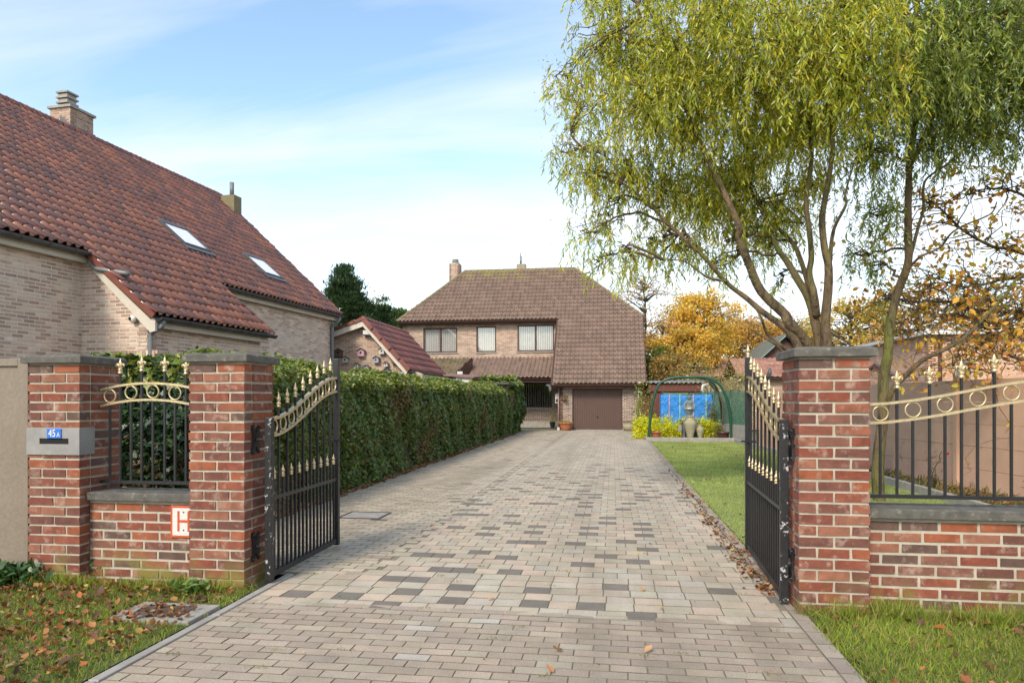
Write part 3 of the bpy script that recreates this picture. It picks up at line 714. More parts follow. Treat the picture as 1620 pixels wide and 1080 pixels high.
# fascias and gutters
def fas(a0, a1, b, z, name='fascia'):
    mb = MB(); mb.bar(NP(a0, b - .10, z - .16), NP(a1, b - .10, z - .16), .10, .13); return mb.build(name, m_cream, nh)
fas(A0, E0 - .02, 0, ZE); fas(E1 + .12, AE + .1, 0, ZE); fas(E0 - .02, E1 + .05, 1.35, ZE - SL * 1.35)
mb = MB()
mb.mi = 0
p0, p1 = NP(E0 - .07, .10, ZE - SL * .10 - .12), NP(E0 - .07, 1.36, ZE - SL * 1.36 - .12)
mb.prism([p0 + V((0, 0, .02)), p1 + V((0, 0, .02)), p1 - V((0, 0, .17)), p1 - NB * .10 - V((0, 0, .19)), p0 - V((0, 0, .17))], NT * .05)
mb.build('bargeboard', m_cream, nh)
mb = MB(); mb.bar(NP(E0 - .10, -.1, ZE + .02), NP(E0 - .10, 1.36, ZE - SL * 1.36 - .04), .03, .10, up=nrm); mb.build('verge_board', m_oridge, nh)
for a0, a1, b, z in ((A0, E0 + .12, .06, ZE), (E1 + .05, AE + .25, .06, ZE), (E0 - .05, E1 + .15, 1.41, ZE - SL * 1.35)):
    mb = MB(); gutter(mb, NP(a0, b, z - .06), NP(a1, b, z - .06), .07, seg=.5); mb.build('gutter', m_zinc, nh)
mb = MB(); q = [NP(E0 - .06, .06, ZE - .12), NP(E0 - .06, .05, ZE - .22), NP(E0 - .08, .16, ZE - .33), NP(E0 - .1, .35, ZE - .37), NP(E0 + .0, .78, ZE - .44)]
mb.tube(curve(q, 4), .042, 10); mb.build('downpipe', m_pipe, nh)
zg = ZE - SL * 1.35
mb = MB(); q = [NP(E0 + .05, 1.41, zg - .1), NP(E0 + .05, 1.40, zg - .2), NP(E0 + .0, B1 + .07, zg - .34), NP(E0 - .0, B1 + .06, zg - .5), NP(E0 - .0, B1 + .06, .6)]
mb.tube(curve(q, 4), .04, 10); mb.build('downpipe', m_pipe, nh)
mb = MB(); q = [NP(AE + .02, .05, ZE - .1), NP(AE + .0, .04, ZE - .22), NP(AE - .06, -.14, ZE - .4), NP(AE - .06, -.14, ZE - .6), NP(AE - .06, -.14, 1.5)]
mb.tube(curve(q, 4), .05, 10); mb.build('downpipe', m_pipe, nh)
m_skrefl = M('skylight_painted_reflection', (.86, .86, .84), (.84, .84, .82), 4, rough=.9, bump=0)  # white that paints a bright cloud reflection into the skylights
# skylights
RP = NP(0, 0, ZE)
def sky(u0, v0, u1, v1):       # opposite corners in the roof plane, upper-left and lower-right
    p, q = onp(u0, v0, RP, nrm), onp(u1, v1, RP, nrm)
    pa, pu = (p - RP).dot(NT), (p - RP).dot(upv); qa, qu = (q - RP).dot(NT), (q - RP).dot(upv)
    return min(pa, qa), max(pa, qa), min(pu, qu), max(pu, qu)
for (u0, v0, u1, v1) in ((248, 354, 330, 404), (382, 406, 446, 446)):
    a0, a1, q0, q1 = sky(u0, v0, u1, v1)
    P = lambda a, u, h: RP + NT * a + upv * u + nrm * h
    mb = MB(); w = .06
    def bx(a, b, c, d, h0, h1): mb.prism([P(a, c, h0), P(b, c, h0), P(b, d, h0), P(a, d, h0)], nrm * (h1 - h0))
    bx(a0, a1, q0, q0 + w, .02, .125); bx(a0, a1, q1 - w, q1, .02, .125); bx(a0, a0 + w, q0 + w, q1 - w, .02, .125); bx(a1 - w, a1, q0 + w, q1 - w, .02, .125)
    s = mb.build('skylight', m_zinc, nh)
    mb = MB(); bx(a0 + w, a1 - w, q0 + w, q1 - w, .112, .118); mb.build('pane', m_sky_glass, s)
    mb = MB(); bx(a0 + w, a1 - w, q0 + w, q1 - w, .098, .104); mb.build('blind_or_painted_reflection', m_skrefl, s)  # white sheet added below the glass, painting its cloud reflection; no real blind here
    mb = MB(); bx(a0 - .06, a1 + .06, q0 - .16, q0 - .002, .09, .105); mb.build('flashing', m_lead, s); mb = MB(); bx(a0, a1, q1 + .002, q1 + .05, .03, .12); mb.build('flashing', m_lead, s)
# chimneys
c1 = onp(111, 204, RP, nrm)
ca, cb = (c1 - NO).dot(NT), (c1 - NO).dot(NB)
ct = c1.z + .56; ln, dp = .72, .62
ch = MB()
brick_face(ch, NP(ca, cb - dp, 0), NB, dp, c1.z - .9, ct, bl=.19, co=.0625); brick_face(ch, NP(ca, cb, 0), NT, ln, c1.z - .9, ct, bl=.19, co=.0625, thick=.3); brick_face(ch, NP(ca + ln, cb, 0), -NB, dp, c1.z - .9, ct, bl=.19, co=.0625); brick_face(ch, NP(ca + ln, cb - dp, 0), -NT, ln, c1.z - .9, ct, bl=.19, co=.0625)
chm = ch.build('chimney', [m_brown, m_brownm], nh)
mb = MB(); mb.obox(NP(ca + ln / 2, cb - dp / 2, ct + .03), NT * (ln / 2 + .05), NB * (dp / 2 + .05), V((0, 0, .03))); mb.build('cap', m_kerb, chm)
mb = MB()
for i, (z, s_) in enumerate(((.06, .15), (.15, .18), (.21, .14), (.28, .18), (.34, .14), (.41, .18))): mb.obox(NP(ca + ln * .3, cb - dp / 2, ct + z + .03), NT * s_, NB * s_, V((0, 0, .022 if s_ > .16 else .035)))
mb.build('chimney_pot', m_kerb, chm)
mb = MB(); mb.prism([NP(ca - .03, cb + .01, c1.z + .10), NP(ca + ln + .04, cb + .01, c1.z + .10), NP(ca + ln + .04, cb + .12, c1.z - .08), NP(ca - .03, cb + .12, c1.z - .08)], nrm * .02)
mb.build('flashing', m_lead, chm); mb = MB()
mb.prism([NP(ca - .025, cb + .01, c1.z + .12), NP(ca - .025, cb - .3, c1.z + .12 + .3 * SL), NP(ca - .025, cb - .3, c1.z - .1 + .3 * SL), NP(ca - .025, cb + .01, c1.z - .1)], NT * .02)
mb.build('flashing', m_lead, chm)
c2 = onp(366, 333, NP(AE + .9, 0, 0), NT)
mb = MB(); cb2 = (c2 - NO).dot(NB); zt = onp(366, 311, NP(AE + .9, 0, 0), NT).z
for s_ in (0,):
    mb.obox(NP(AE + .9, cb2, (zt + c2.z - 1.6) / 2), NT * .2, NB * .24, V((0, 0, (zt - c2.z + 1.6) / 2)))
chm = mb.build('chimney', M('mossy_chimney', (.24, .20, .11), (.17, .15, .09), 9, rough=.95, bump=.5), nh)
mb = MB(); mb.tube([NP(AE + .9, cb2 + .02, zt), NP(AE + .9, cb2 + .02, zt + .46)], .07, 12); mb.build('flue_pipe', m_pipe, chm)
# security camera
sc_ = onp(215, 505, NP(E0, 0, 0), NT)
t = thing('security_camera', 'small white dome security camera on the pale brick wall', 'camera', sc_)
mb = MB(); b = sc_ - NT * .0; mb.tube([b, b - NT * .03], .05, 14); mb.build('mount', m_white, t)
mb = MB(); mb.tube([b - NT * .03, b - NT * .05, b - NT * .09, b - NT * .11], [.045, .062, .058, .03], 14); mb.build('housing', m_white, t)
mb = MB(); e = b - NT * .095 - NB * .02; mb.tube([e, e - NT * .025 - NB * .01], .028, 12); mb.build('lens', m_dark, t)
t = thing('security_camera', 'tiny dark camera under the gutter beyond the projecting wing', 'camera', NP(5.35, -.15, 3.42))
mb = MB(); p = NP(5.35, -.2, 3.50); mb.tube([p, p + NB * .1], .04, 10); mb.build('mount', m_white, t)
mb = MB(); mb.tube([p + NB * .08, p + NB * .16 - V((0, 0, .05))], [.06, .05], 12); mb.build('lens', m_dark, t)

# ------------------------------------------------------------ garden outbuilding with bird houses
YA = 20.6
ap = at(579, 506, YA); lf = at(520, 529, YA); rt = at(650, 584, YA); wr = at(668, 590, YA)
ab = thing('brick_outbuilding', 'brick outbuilding with asymmetric pinkish tiled roof and bird houses', 'building', (ap.x, YA + 2, 0))
mb = MB(); x0, x1 = lf.x - .2, wr.x
brick_face(mb, (x0, YA, 0), (1, 0, 0), x1 - x0, .9, 9, top=[(0, lf.z - .05), (ap.x - x0, ap.z - .1), (rt.x - x0 - .05, rt.z), (x1 - x0, rt.z - .15)], bl=.19, co=.0625)
brick_face(mb, (x1, YA + .21, 0), (0, 1, 0), 3.6, .9, rt.z - .15, bl=.19, co=.0625)
mb.build('wall', [m_brown, m_brownm], ab)
k = (ap.z - rt.z) / (rt.x - ap.x); kl = (ap.z - lf.z) / (ap.x - lf.x); YB2 = 24.9
un = V((-1, 0, k)).normalized(); sn = V((k, 0, 1)).normalized()
mb = MB(); L_ = (V((rt.x, 0, rt.z)) - V((ap.x, 0, ap.z))).length
LW = at(706, 588, 24.9)
tiles(mb, V((rt.x + .03, YA - .28, rt.z)), (0, 1, 0), un, YB2 - YA + .2, L_ + .03, .165, L_ / 7, .022, .03, mi=0, planes=[(ap, (-1, 0, 0))])
prf = mb.build('roof', m_ptile, ab)
mb = MB(); mb.prism([V((rt.x, YA - .2, rt.z - .05)), V((ap.x, YA - .2, ap.z - .05)), V((ap.x, YB2, ap.z - .05)), V((rt.x, YB2, rt.z - .05))], (0, 0, -.06))
mb.prism([V((lf.x - 1.2, YA - .2, lf.z - .04 - 1.2 * kl)), V((ap.x, YA - .2, ap.z - .04)), V((ap.x, YB2, ap.z - .04)), V((lf.x - 1.2, YB2, lf.z - .04 - 1.2 * kl))], (0, 0, .05)); mb.build('roof_deck', m_oridge, prf)
mb = MB()
for i in range(5):
    a = lerp(0, 1, i / 5); p = V((lerp(ap.x, lf.x - .15, a), YA - .26, lerp(ap.z, lf.z - .15 * kl, a) + .03)); q = V((lerp(ap.x, lf.x - .15, a + .21), YA - .26, lerp(ap.z, lf.z - .15 * kl, a + .21) + .01)); mb.bar(p, q, .05, .09)
    p = V((lerp(ap.x, rt.x, a), YA - .26, lerp(ap.z, rt.z, a) + .0)); q = V((lerp(ap.x, rt.x, a + .21), YA - .26, lerp(ap.z, rt.z, a + .21) - .02)); mb.bar(p, q, .05, .13)
mb.build('verge_tile', m_oridge, prf)
mb = MB(); ridge_caps(mb, (ap.x, YA - .28, ap.z + .01), (ap.x, YB2, ap.z + .01), .075, .3); mb.build('ridge_tiles', m_ptile, prf)
mb = MB(); w = .15
mb.prism([V((ap.x, YA - .24, ap.z - .03)), V((rt.x + .02, YA - .24, rt.z - .03)), V((rt.x - .10, YA - .24, rt.z - .17)), V((ap.x, YA - .24, ap.z - .24))], (0, .04, 0))
mb.prism([V((ap.x, YA - .24, ap.z - .03)), V((ap.x, YA - .24, ap.z - .22)), V((lf.x - .1, YA - .24, lf.z - .22)), V((lf.x - .1, YA - .24, lf.z - .05))], (0, .04, 0))
mb.build('bargeboard', m_cream, ab)
mb = MB(); gutter(mb, (rt.x + .08, YA - .25, rt.z - .04), (rt.x + .08, YB2, rt.z - .04), .065); mb.build('gutter', m_zinc, ab)
mb = MB(); q = [(rt.x + .08, YA - .1, rt.z - .1), (rt.x + .08, YA - .08, rt.z - .22), (rt.x - .12, YA - .06, rt.z - .42), (rt.x - .12, YA - .06, 1.2)]; mb.tube(curve(q, 3), .04, 8); mb.build('downpipe', m_pipe, ab)
fl = at(583, 527, YA)
t = thing('floodlight', 'white floodlight under the peak of the outbuilding gable', 'floodlight', (fl.x, YA, fl.z))
mb = MB(); mb.box((fl.x - .11, YA - .2, fl.z - .06), (fl.x + .11, YA - .12, fl.z + .07)); mb.build('lamp_head', m_white, t, bevel=.01)
mb = MB(); mb.box((fl.x - .13, YA - .12, fl.z - .08), (fl.x + .13, YA - .05, fl.z + .09)); mb.box((fl.x - .02, YA - .06, fl.z - .03), (fl.x + .02, YA, fl.z + .03)); mb.build('bracket', m_black, t)
BH = [(118, 397, .02, 'dark_wood', 'brown weathered bird house, highest at the wall corner by the big house'), (190, 470, .0, 'grey', 'pale grey bird house low beside the big house corner'),
      (357, 395, .02, 'pink', 'pink and white bird house in the top row'), (577, 377, 0, 'greyw', 'grey white bird house highest near the sloping bargeboard'),
      (518, 470, 0, 'bluegrey', 'blue grey bird house in the middle of the gable'), (712, 480, 0, 'dark_wood', 'dark brown bird house tucked under the sloping bargeboard'),
      (313, 532, -.02, 'white', 'small white bird house just above the hedge'), (623, 518, -.03, 'white', 'tiny white bird house between two darker ones'),
      (415, 572, .03, 'lilac', 'lilac white bird house at the hedge top, wide roof'), (630, 597, .01, 'bluedark', 'dark blue bird house partly behind the hedge'),
      (813, 605, .0, 'whitepink', 'pinkish white bird house nearest the downpipe')]
bc = {'dark_wood': (.12, .08, .055), 'grey': (.45, .47, .45), 'pink': (.55, .33, .38), 'greyw': (.55, .55, .53), 'bluegrey': (.36, .38, .42), 'white': (.6, .58, .55), 'lilac': (.50, .47, .58), 'bluedark': (.12, .14, .2), 'whitepink': (.58, .50, .48)}
bm_ = {k_: M('bird_house_' + k_, c, sc=12, rough=.7, bump=.1) for k_, c in bc.items()}
for X, Y_, ds, c, lab in BH:
    p = at(520 + X / 6.75, 500 + Y_ / 6.75, YA); s = (.085 + ds) ; s = min(s, .105) if c != 'white' else .06
    t = thing('bird_house', lab, 'bird house', (p.x, YA, p.z), 'bird houses on the brick gable')
    mb = MB(); x0, x1, z0, z1 = p.x - s, p.x + s, p.z - s, p.z + s * .7
    mb.prism([(x0, YA - .13, z0), (x1, YA - .13, z0), (x1, YA - .13, z1), (p.x, YA - .13, z1 + s * .55), (x0, YA - .13, z1)], (0, .12, 0)); bd = mb.build('box', bm_[c], t)
    mb = MB(); 
    for sg in (-1, 1): mb.bar((p.x, YA - .08, z1 + s * .65), (p.x + sg * s * 1.25, YA - .08, z1 - s * .1), .17, .016, up=(0, 0, 1))
    mb.build('lid', m_gbark if c == 'dark_wood' else m_zinc, t)
    mb = MB(); mb.tube([(p.x, YA - .136, p.z + s * .1), (p.x, YA - .128, p.z + s * .1)], s * .3, 12); mb.build('entrance_hole', m_dark, bd)
# lean-to shed beyond the hedge
YS = 24.2
t = thing('garden_shed', 'low lean-to shed with grey panel, brick post and white door', 'shed', (at(710, 600, YS).x, YS, 0))
a, b, c, d = at(668, 592, YS), at(714, 598, YS), at(721, 600, YS), at(747, 604, YS)
zt = 2.12
mb = MB(); mb.box((a.x, YS, 0), (b.x, YS + .06, zt - .12)); mb.build('grey_panel', M('grey_board', (.11, .11, .115), (.17, .15, .14), 2, rough=.6), t)
mb = MB(); mb.box((a.x - .02, YS - .03, zt - .15), (b.x + .1, YS + .05, zt + .02)); mb.box((a.x - .06, YS - .03, 0), (a.x + .02, YS + .05, zt)); mb.build('frame', m_black, t)
mb = MB(); mb.box((b.x, YS - .02, 0), (c.x, YS + .1, zt - .13)); mb.build('post', m_oridge, t)
mb = MB(); mb.box((c.x + .002, YS - .02, 0), (d.x, YS + .04, zt - .02)); mb.build('door', m_white, t)
mb = MB(); mb.prism([(a.x - .2, YS - .12, zt + .10), (d.x + .08, YS - .12, zt - .06), (d.x + .08, YS + 2.2, zt + .05), (a.x - .2, YS + 2.2, zt + .2)], (0, 0, .05)); mb.build('roof', M('shed_roof', (.26, .16, .13), (.2, .12, .1), 4, rough=.8), t)
mb = MB(); mb.box((a.x, YS + .06, 0), (a.x + .06, YS + 2.1, zt)); mb.box((d.x - .06, YS + .05, 0), (d.x, YS + 2.1, zt - .1)); mb.build('side_wall', m_black, t)
# dark flat canopy behind the hedge
p = at(752, 605, 25.2); q = at(806, 607, 25.2)
t = thing('flat_canopy', 'dark flat canopy edge between the white shed door and clipped hedge', 'canopy', ((p.x + q.x) / 2, 25.6, 0))
mb = MB(); mb.box((p.x - .3, 25, 1.86), (q.x, 26.6, 1.93)); mb.build('roof', m_zinc, t)
for x in (p.x - .2, q.x - .1):
    mb = MB(); mb.box((x, 25.1, 0), (x + .06, 25.16, 1.86)); mb.build('post', m_black, t)

# ------------------------------------------------------------ the main house
YE, ZL = 29.4, 1.99; YU, ZU = 32.5, 5.09; YR, ZR = 35.4, 7.99
S2 = math.sqrt(2); hn = V((0, -1, 1)) / S2; hu = V((0, 1, 1)) / S2; HP = V((0, YE, ZL))
mh = thing('brick_house', 'brown brick house with big hipped brown tile roof and garage', 'house', (-4.5, 34, 0))
LE = onp(629, 509, HP, hn); RL = onp(736, 430, HP, hn); RR = onp(909, 425, HP, hn); HR = onp(1019, 500, HP, hn); NX = -2.62; RX = at(1016, 500, YU).x
RX = (HR.x + at(1020, 606, YE).x) / 2
YRr = (RL.y + RR.y) / 2; ZRr = (RL.z + RR.z) / 2
RL = V((RL.x, YRr, ZRr)); RR = V((RR.x, YRr, ZRr))
LE = V((LE.x, YU, ZU)); HR = V((RX, HR.y, HR.z))
mb = MB(); x0 = LE.x - .1
def hp(p, q, inside):       # plane containing p,q and vertical; normal away from inside
    d = (q - p); n = V((d.y, -d.x, 0)); 
    if n.dot(inside - p) > 0: n = -n
    return (p, n)
mid = V((-4, 33, 0))
regn = lambda a, u: (x0 + a > NX + .05) if YE + u / S2 < YU - .02 else True
TLh = .286; nrow = round((YU - YE) * S2 / TLh); TLh = (YU - YE) * S2 / nrow
tiles(mb, V((x0, YE, ZL)), (1, 0, 0), hu, RX - x0 + .05, (YRr - YE) * S2, .188, TLh, .065, .052, jit=.002, region=regn,
      planes=[hp(LE, RL, mid), hp(RR, HR, mid), (V((RX, 0, 0)), V((1, 0, 0))), (V((0, YRr, 0)), V((0, 1, 0)))])
# hip faces and back slope
back = 2 * YRr - YU
rf = mb.build('roof', m_btile, mh)
mb = MB()
def tri(pts): mb.add(pts, [tuple(range(len(pts)))])
D = V((0, 0, -.06))
tri([p + D for p in (LE, V((NX, YU, ZU)), V((NX, YE, ZL)), V((RX, YE, ZL)), HR, RR, RL)])
zb = ZU
HB = V((RX, 2 * YRr - HR.y, HR.z))
tri([p + D for p in (LE, RL, V((LE.x, back, ZU)))]); tri([p + D for p in (HR, HB, RR)]); tri([p + D for p in (RL, RR, HB, V((RX, back, ZU)), V((LE.x, back, ZU)))])
mb.build('roof_deck', m_btile, rf)
mb = MB()
for p, q in ((RL, RR), (LE, RL), (HR, RR)): ridge_caps(mb, p + V((0, 0, .01)), q + V((0, 0, .01)), .085, .33)
mb.build('ridge_tiles', m_ridge, rf)
# verge on the right and eaves boards
mb = MB(); mb.bar(V((RX + .0, YE - .0, ZL - .06)), HR + V((0, 0, -.06)), .05, .16, up=hn); mb.build('verge_board', m_wood, mh); mb = MB(); mb.bar(V((NX + .03, YE, ZL - .08)), V((NX + .03, YU, ZU - .08)), .05, .14, up=hn)
mb.build('verge_board', m_wood, mh)
mb = MB(); mb.box((RX - .02, HR.y - .05, HR.z - .42), (RX + .06, HR.y + .10, HR.z + .02)); mb.build('soffit', m_wood, mh); mb = MB(); mb.box((NX, YE + .02, ZL - .17), (RX, YE + .45, ZL - .10)); mb.build('soffit', m_wood, mh); mb = MB(); mb.box((LE.x + .03, YU + .03, ZU - .17), (NX, YU + .4, ZU - .10))
mb.build('soffit', m_wood, mh)
mb = MB(); gutter(mb, (NX, YE - .05, ZL - .06), (RX + .03, YE - .05, ZL - .06), .06); mb.build('gutter', m_wood, mh); mb = MB(); gutter(mb, (LE.x, YU - .05, ZU - .06), (NX + .05, YU - .05, ZU - .06), .06); mb.build('gutter', m_wood, mh)
mb = MB(); gx = at(886, 510, YU).x; mb.tube(curve([(gx - .06, YU - .04, ZU - .1), (gx - .06, YU, ZU - .4), (gx + .0, YU + .02, ZU - .52), (gx + .14, YU - .2, ZU - .56)], 4), .035, 8); mb.build('downpipe', m_white, mh)
# walls
YW = YU + .35; YG = YE + .42
mb = MB(); wx0 = at(637, 520, YW).x; wx1 = at(890, 520, YW).x
W = lambda u0, u1, v0, v1, Y: (at(u0, 500, Y).x, at(u1, 500, Y).x, at(760, v1, Y).z, at(760, v0, Y).z)
wins = [W(669.5, 723.5, 517, 557, YW), W(753.5, 785, 516, 557, YW), W(818.5, 876.5, 515, 556.5, YW)]
hl = [(a - wx0, b - wx0, c, d) for a, b, c, d in wins]
brick_face(mb, (wx0, YW, 0), (1, 0, 0), wx1 - wx0, 2.85, ZU - .16, hl, bl=.19, co=.062, thick=.25)
brick_face(mb, (wx0, YW + 5.4, 0), (0, -1, 0), 5.4, .4, ZU - .16, bl=.19, co=.062)
mb.mi = 1; mb.box((wx1 + .01, YW + .1, 2), (RX - .3, YW + .3, ZU - .2)); pass
mb.build('wall', [m_brown, m_brownm], mh)
# lower walls: recessed window wall and garage
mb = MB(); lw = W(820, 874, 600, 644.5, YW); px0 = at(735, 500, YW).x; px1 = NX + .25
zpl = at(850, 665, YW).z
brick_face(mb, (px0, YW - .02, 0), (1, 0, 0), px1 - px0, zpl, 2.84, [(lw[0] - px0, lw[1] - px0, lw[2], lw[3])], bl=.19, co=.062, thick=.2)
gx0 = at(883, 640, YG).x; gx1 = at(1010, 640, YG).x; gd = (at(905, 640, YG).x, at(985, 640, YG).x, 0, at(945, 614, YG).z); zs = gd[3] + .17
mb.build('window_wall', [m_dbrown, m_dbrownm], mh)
mb = MB(); mb.box((px0, YW - .05, -.02), (px1, YW + .1, zpl - .005)); mb.build('plinth', m_kerb, mh)
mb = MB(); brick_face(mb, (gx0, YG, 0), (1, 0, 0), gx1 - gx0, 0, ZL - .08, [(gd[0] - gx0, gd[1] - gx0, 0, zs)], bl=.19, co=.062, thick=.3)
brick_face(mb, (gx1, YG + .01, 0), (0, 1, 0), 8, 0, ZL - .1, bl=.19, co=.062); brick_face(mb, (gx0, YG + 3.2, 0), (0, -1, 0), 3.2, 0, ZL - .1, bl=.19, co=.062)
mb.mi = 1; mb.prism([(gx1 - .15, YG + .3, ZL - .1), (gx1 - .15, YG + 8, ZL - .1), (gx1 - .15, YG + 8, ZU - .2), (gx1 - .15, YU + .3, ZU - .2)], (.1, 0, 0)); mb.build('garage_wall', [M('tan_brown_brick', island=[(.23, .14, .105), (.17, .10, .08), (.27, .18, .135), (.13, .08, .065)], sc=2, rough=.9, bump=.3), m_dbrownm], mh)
mb = MB(); x = gd[0] + .01
mb.mi = 1; mb.box((gd[0], YG + .01, gd[3]), (gd[1], YG + .2, zs - .0)); mb.mi = 0
while x < gd[1] - .03: mb.box((x, YG - .006, gd[3] + .006), (x + .05, YG + .02, zs - .008)); x += .061
mb.build('lintel', [m_brown, m_dbrownm], mh)
mb = MB(); g = M_ = .0
x = gd[0]; n = 28; wv = (gd[1] - gd[0]) / n
prof = []
for i in range(n): xx = gd[0] + i * wv; prof += [(xx, YG + .09), (xx + wv * .12, YG + .075), (xx + wv * .88, YG + .075)]
prof.append((gd[1], YG + .09))
mb.add([(x, y, .03) for x, y in prof] + [(x, y, gd[3]) for x, y in prof], [(i, i + 1, len(prof) + i + 1, len(prof) + i) for i in range(len(prof) - 1)])
gdo = mb.build('garage_door', m_gdoor, mh)
mb = MB()
for a, b, c, d in ((gd[0], gd[0] + .05, .0, gd[3]), (gd[1] - .05, gd[1], .0, gd[3]), (gd[0] + .05, gd[1] - .05, gd[3] - .05, gd[3])): mb.box((a, YG + .03, c), (b, YG + .074, d))
mb.build('frame', m_wood, gdo)
mb = MB(); hx = at(945, 659, YG).x; hz_ = at(945, 659, YG).z; mb.tube([(hx, YG + .07, hz_), (hx, YG + .03, hz_)], .035, 10); mb.box((hx - .012, YG + .02, hz_ - .05), (hx + .012, YG + .035, hz_ + .05)); mb.build('handle', m_black, gdo)
mb = MB(); mb.box((gd[0] - .05, YG - .04, -.01), (gd[1] + .05, YG + .06, .028)); mb.build('threshold', m_kerb, gdo)
def window(x0, x1, z0, z1, Y, split, glass=m_glass, blinds=True, sill=m_kerb, room=m_blind):
    fw = .065; mb = MB(); y0, y1 = Y + .03, Y + .10
    mb.box((x0, y0, z0), (x1, y1, z0 + fw)); mb.box((x0, y0, z1 - fw), (x1, y1, z1)); mb.box((x0, y0, z0 + fw), (x0 + fw, y1, z1 - fw)); mb.box((x1 - fw, y0, z0 + fw), (x1, y1, z1 - fw))
    if split: mx = (x0 + x1) / 2; mb.box((mx - fw * .55, y0 - .01, z0 + fw), (mx + fw * .55, y1, z1 - fw))
    w = mb.build('window', m_wood, mh)
    for a, b in (((x0 + fw, mx - fw * .55), (mx + fw * .55, x1 - fw)) if split else ((x0 + fw, x1 - fw),)):
        mb = MB(); mb.box((a, Y + .06, z0 + fw), (b, Y + .068, z1 - fw)); mb.build('pane', glass, w)
    mb = MB(); x = x0 + .04
    while x < x1 - .05:
        s = .066 if blinds else .018; c = V((x + s / 2, Y + .12, (z0 + z1) / 2)); mb.obox(c, V((s / 2, .024, 0)), V((0, .001, 0)), V((0, 0, (z1 - z0) / 2 - .03))); x += .088 if blinds else .11
    mb.build('blind_or_painted_reflection', m_blind, w)
    mb = MB(); mb.add([(x0, Y + .24, z0), (x1, Y + .24, z0), (x1, Y + .24, z1), (x0, Y + .24, z1)], [(0, 1, 2, 3)]); mb.build('room', m_room, w)
    mb = MB(); mb.box((x0 - .04, Y - .05, z0 - .055), (x1 + .04, Y + .04, z0 - .004)); mb.build('sill', sill, w)
window(*wins[0], YW, True); window(*wins[1], YW, False); window(*wins[2], YW, True)
window(*lw, YW - .02, True, m_dglass, False, m_kerb)
# soldier-course lintels above the upper windows
for a, b, c, d in wins:
    mb = MB(); x = a
    while x < b - .03: mb.box((x, YW - .007, d + .012), (x + .05, YW + .02, ZU - .19)); x += .06
    mb.build('lintel', m_brown, mh)
# porch roofs
def slope(name, u0t, u1t, u0b, u1b, vt, vb, Yt, Yb, mat, tw, nrows, par):
    A, B, C_, D_ = at(u0t, vt, Yt), at(u1t, vt, Yt), at(u0b, vb, Yb), at(u1b, vb, Yb)
    zt, zb = at(780, vt, Yt).z, at(780, vb, Yb).z
    for p, z in ((A, zt), (B, zt), (C_, zb), (D_, zb)): p.z = z
    up = (V((0, Yt, zt)) - V((0, Yb, zb))); L = up.length; up.normalize(); x0 = min(A.x, C_.x); x1 = max(B.x, D_.x); n = V((0, -up.z, up.y))
    mb = MB(); mid_ = (A + B + C_ + D_) / 4
    tiles(mb, V((x0, Yb, zb)), (1, 0, 0), up, x1 - x0, L, tw, L / nrows, .060, .040, planes=[hp(A, C_, mid_), hp(B, D_, mid_)])
    o = mb.build(name, mat, par); mb = MB(); mb.prism([p - n * .04 for p in (C_, D_, B, A)], -n * .05); mb.build('roof_deck', m_wood, o); return A, B, C_, D_, zb, o
pr1 = slope('porch_roof', 745, 880, 722, 875, 566, 597, YW, 31.0, m_btile, .188, 8, mh)
mb = MB(); gutter(mb, (pr1[2].x + .2, 30.95, pr1[4] - .06), (pr1[3].x, 30.95, pr1[4] - .06), .06); mb.box((pr1[2].x, 31.02, pr1[4] - .22), (pr1[3].x, 31.08, pr1[4] - .06)); mb.box((pr1[2].x, 31.08, pr1[4] - .2), (pr1[3].x, YW, pr1[4] - .17)); mb.build('gutter', m_wood, mh)
pr2 = slope('porch_roof', 676, 747, 676, 718, 566, 594, 31.6, 30.0, m_mosstile, .188, 8, mh)
mb = MB(); mb.bar(pr2[1] - V((0, 0, .05)), pr2[3] - V((0, 0, .05)), .06, .16); mb.build('verge_board', m_wood, mh)
mb = MB(); mb.prism([pr2[1] - V((-.03, 0, .15)), pr2[3] - V((-.03, 0, .12)), V((pr2[3].x + .06, 30.0, 1.9)), V((pr2[1].x, 31.6, 1.9))], (0, .03, 0)); mb.build('soffit', m_wood, mh)
p = at(727, 589, 29.9); mb = MB(); mb.box((p.x - .12, 29.95, p.z - .12), (p.x + .12, 30.0, p.z + .05)); mb.build('trim_board', m_white, mh)
# chimneys
p = at(720, 454, 35.9); zt = at(720, 418, 35.9).z; hw = .27
mb = MB(); 
for o_, ux, L in (((p.x - hw, 35.7, 0), (1, 0, 0), .54), ((p.x + hw, 35.7, 0), (0, 1, 0), .54), ((p.x + hw, 36.24, 0), (-1, 0, 0), .54), ((p.x - hw, 36.24, 0), (0, -1, 0), .54)): brick_face(mb, o_, ux, L, 5.6, zt, bl=.19, co=.062, thick=.1)
c_ = mb.build('chimney', [m_brown, m_brownm], mh)
mb = MB(); mb.lathe((p.x, 35.97, zt), [(.24, 0), (.24, .06), (.14, .07), (.14, .11), (.19, .12), (.19, .16), (.13, .17), (.13, .20), (.18, .21), (.16, .27)], 10); mb.build('chimney_pot', m_kerb, c_)
p = at(825, 428, 36.6); zt = at(825, 418.5, 36.6).z
mb = MB(); mb.box((p.x - .24, 36.4, 6), (p.x + .24, 36.8, zt)); c_ = mb.build('chimney', M('pale_chimney', (.36, .30, .24), (.28, .22, .16), 6, rough=.9), mh)
mb = MB(); mb.tube([(p.x - .03, 36.55, zt), (p.x - .03, 36.55, zt + .42)], .055, 10); mb.tube([(p.x - .06, 36.6, zt + .4), (p.x - .06, 36.6, zt + .62)], .025, 8); mb.build('flue_pipe', m_pipe, c_)
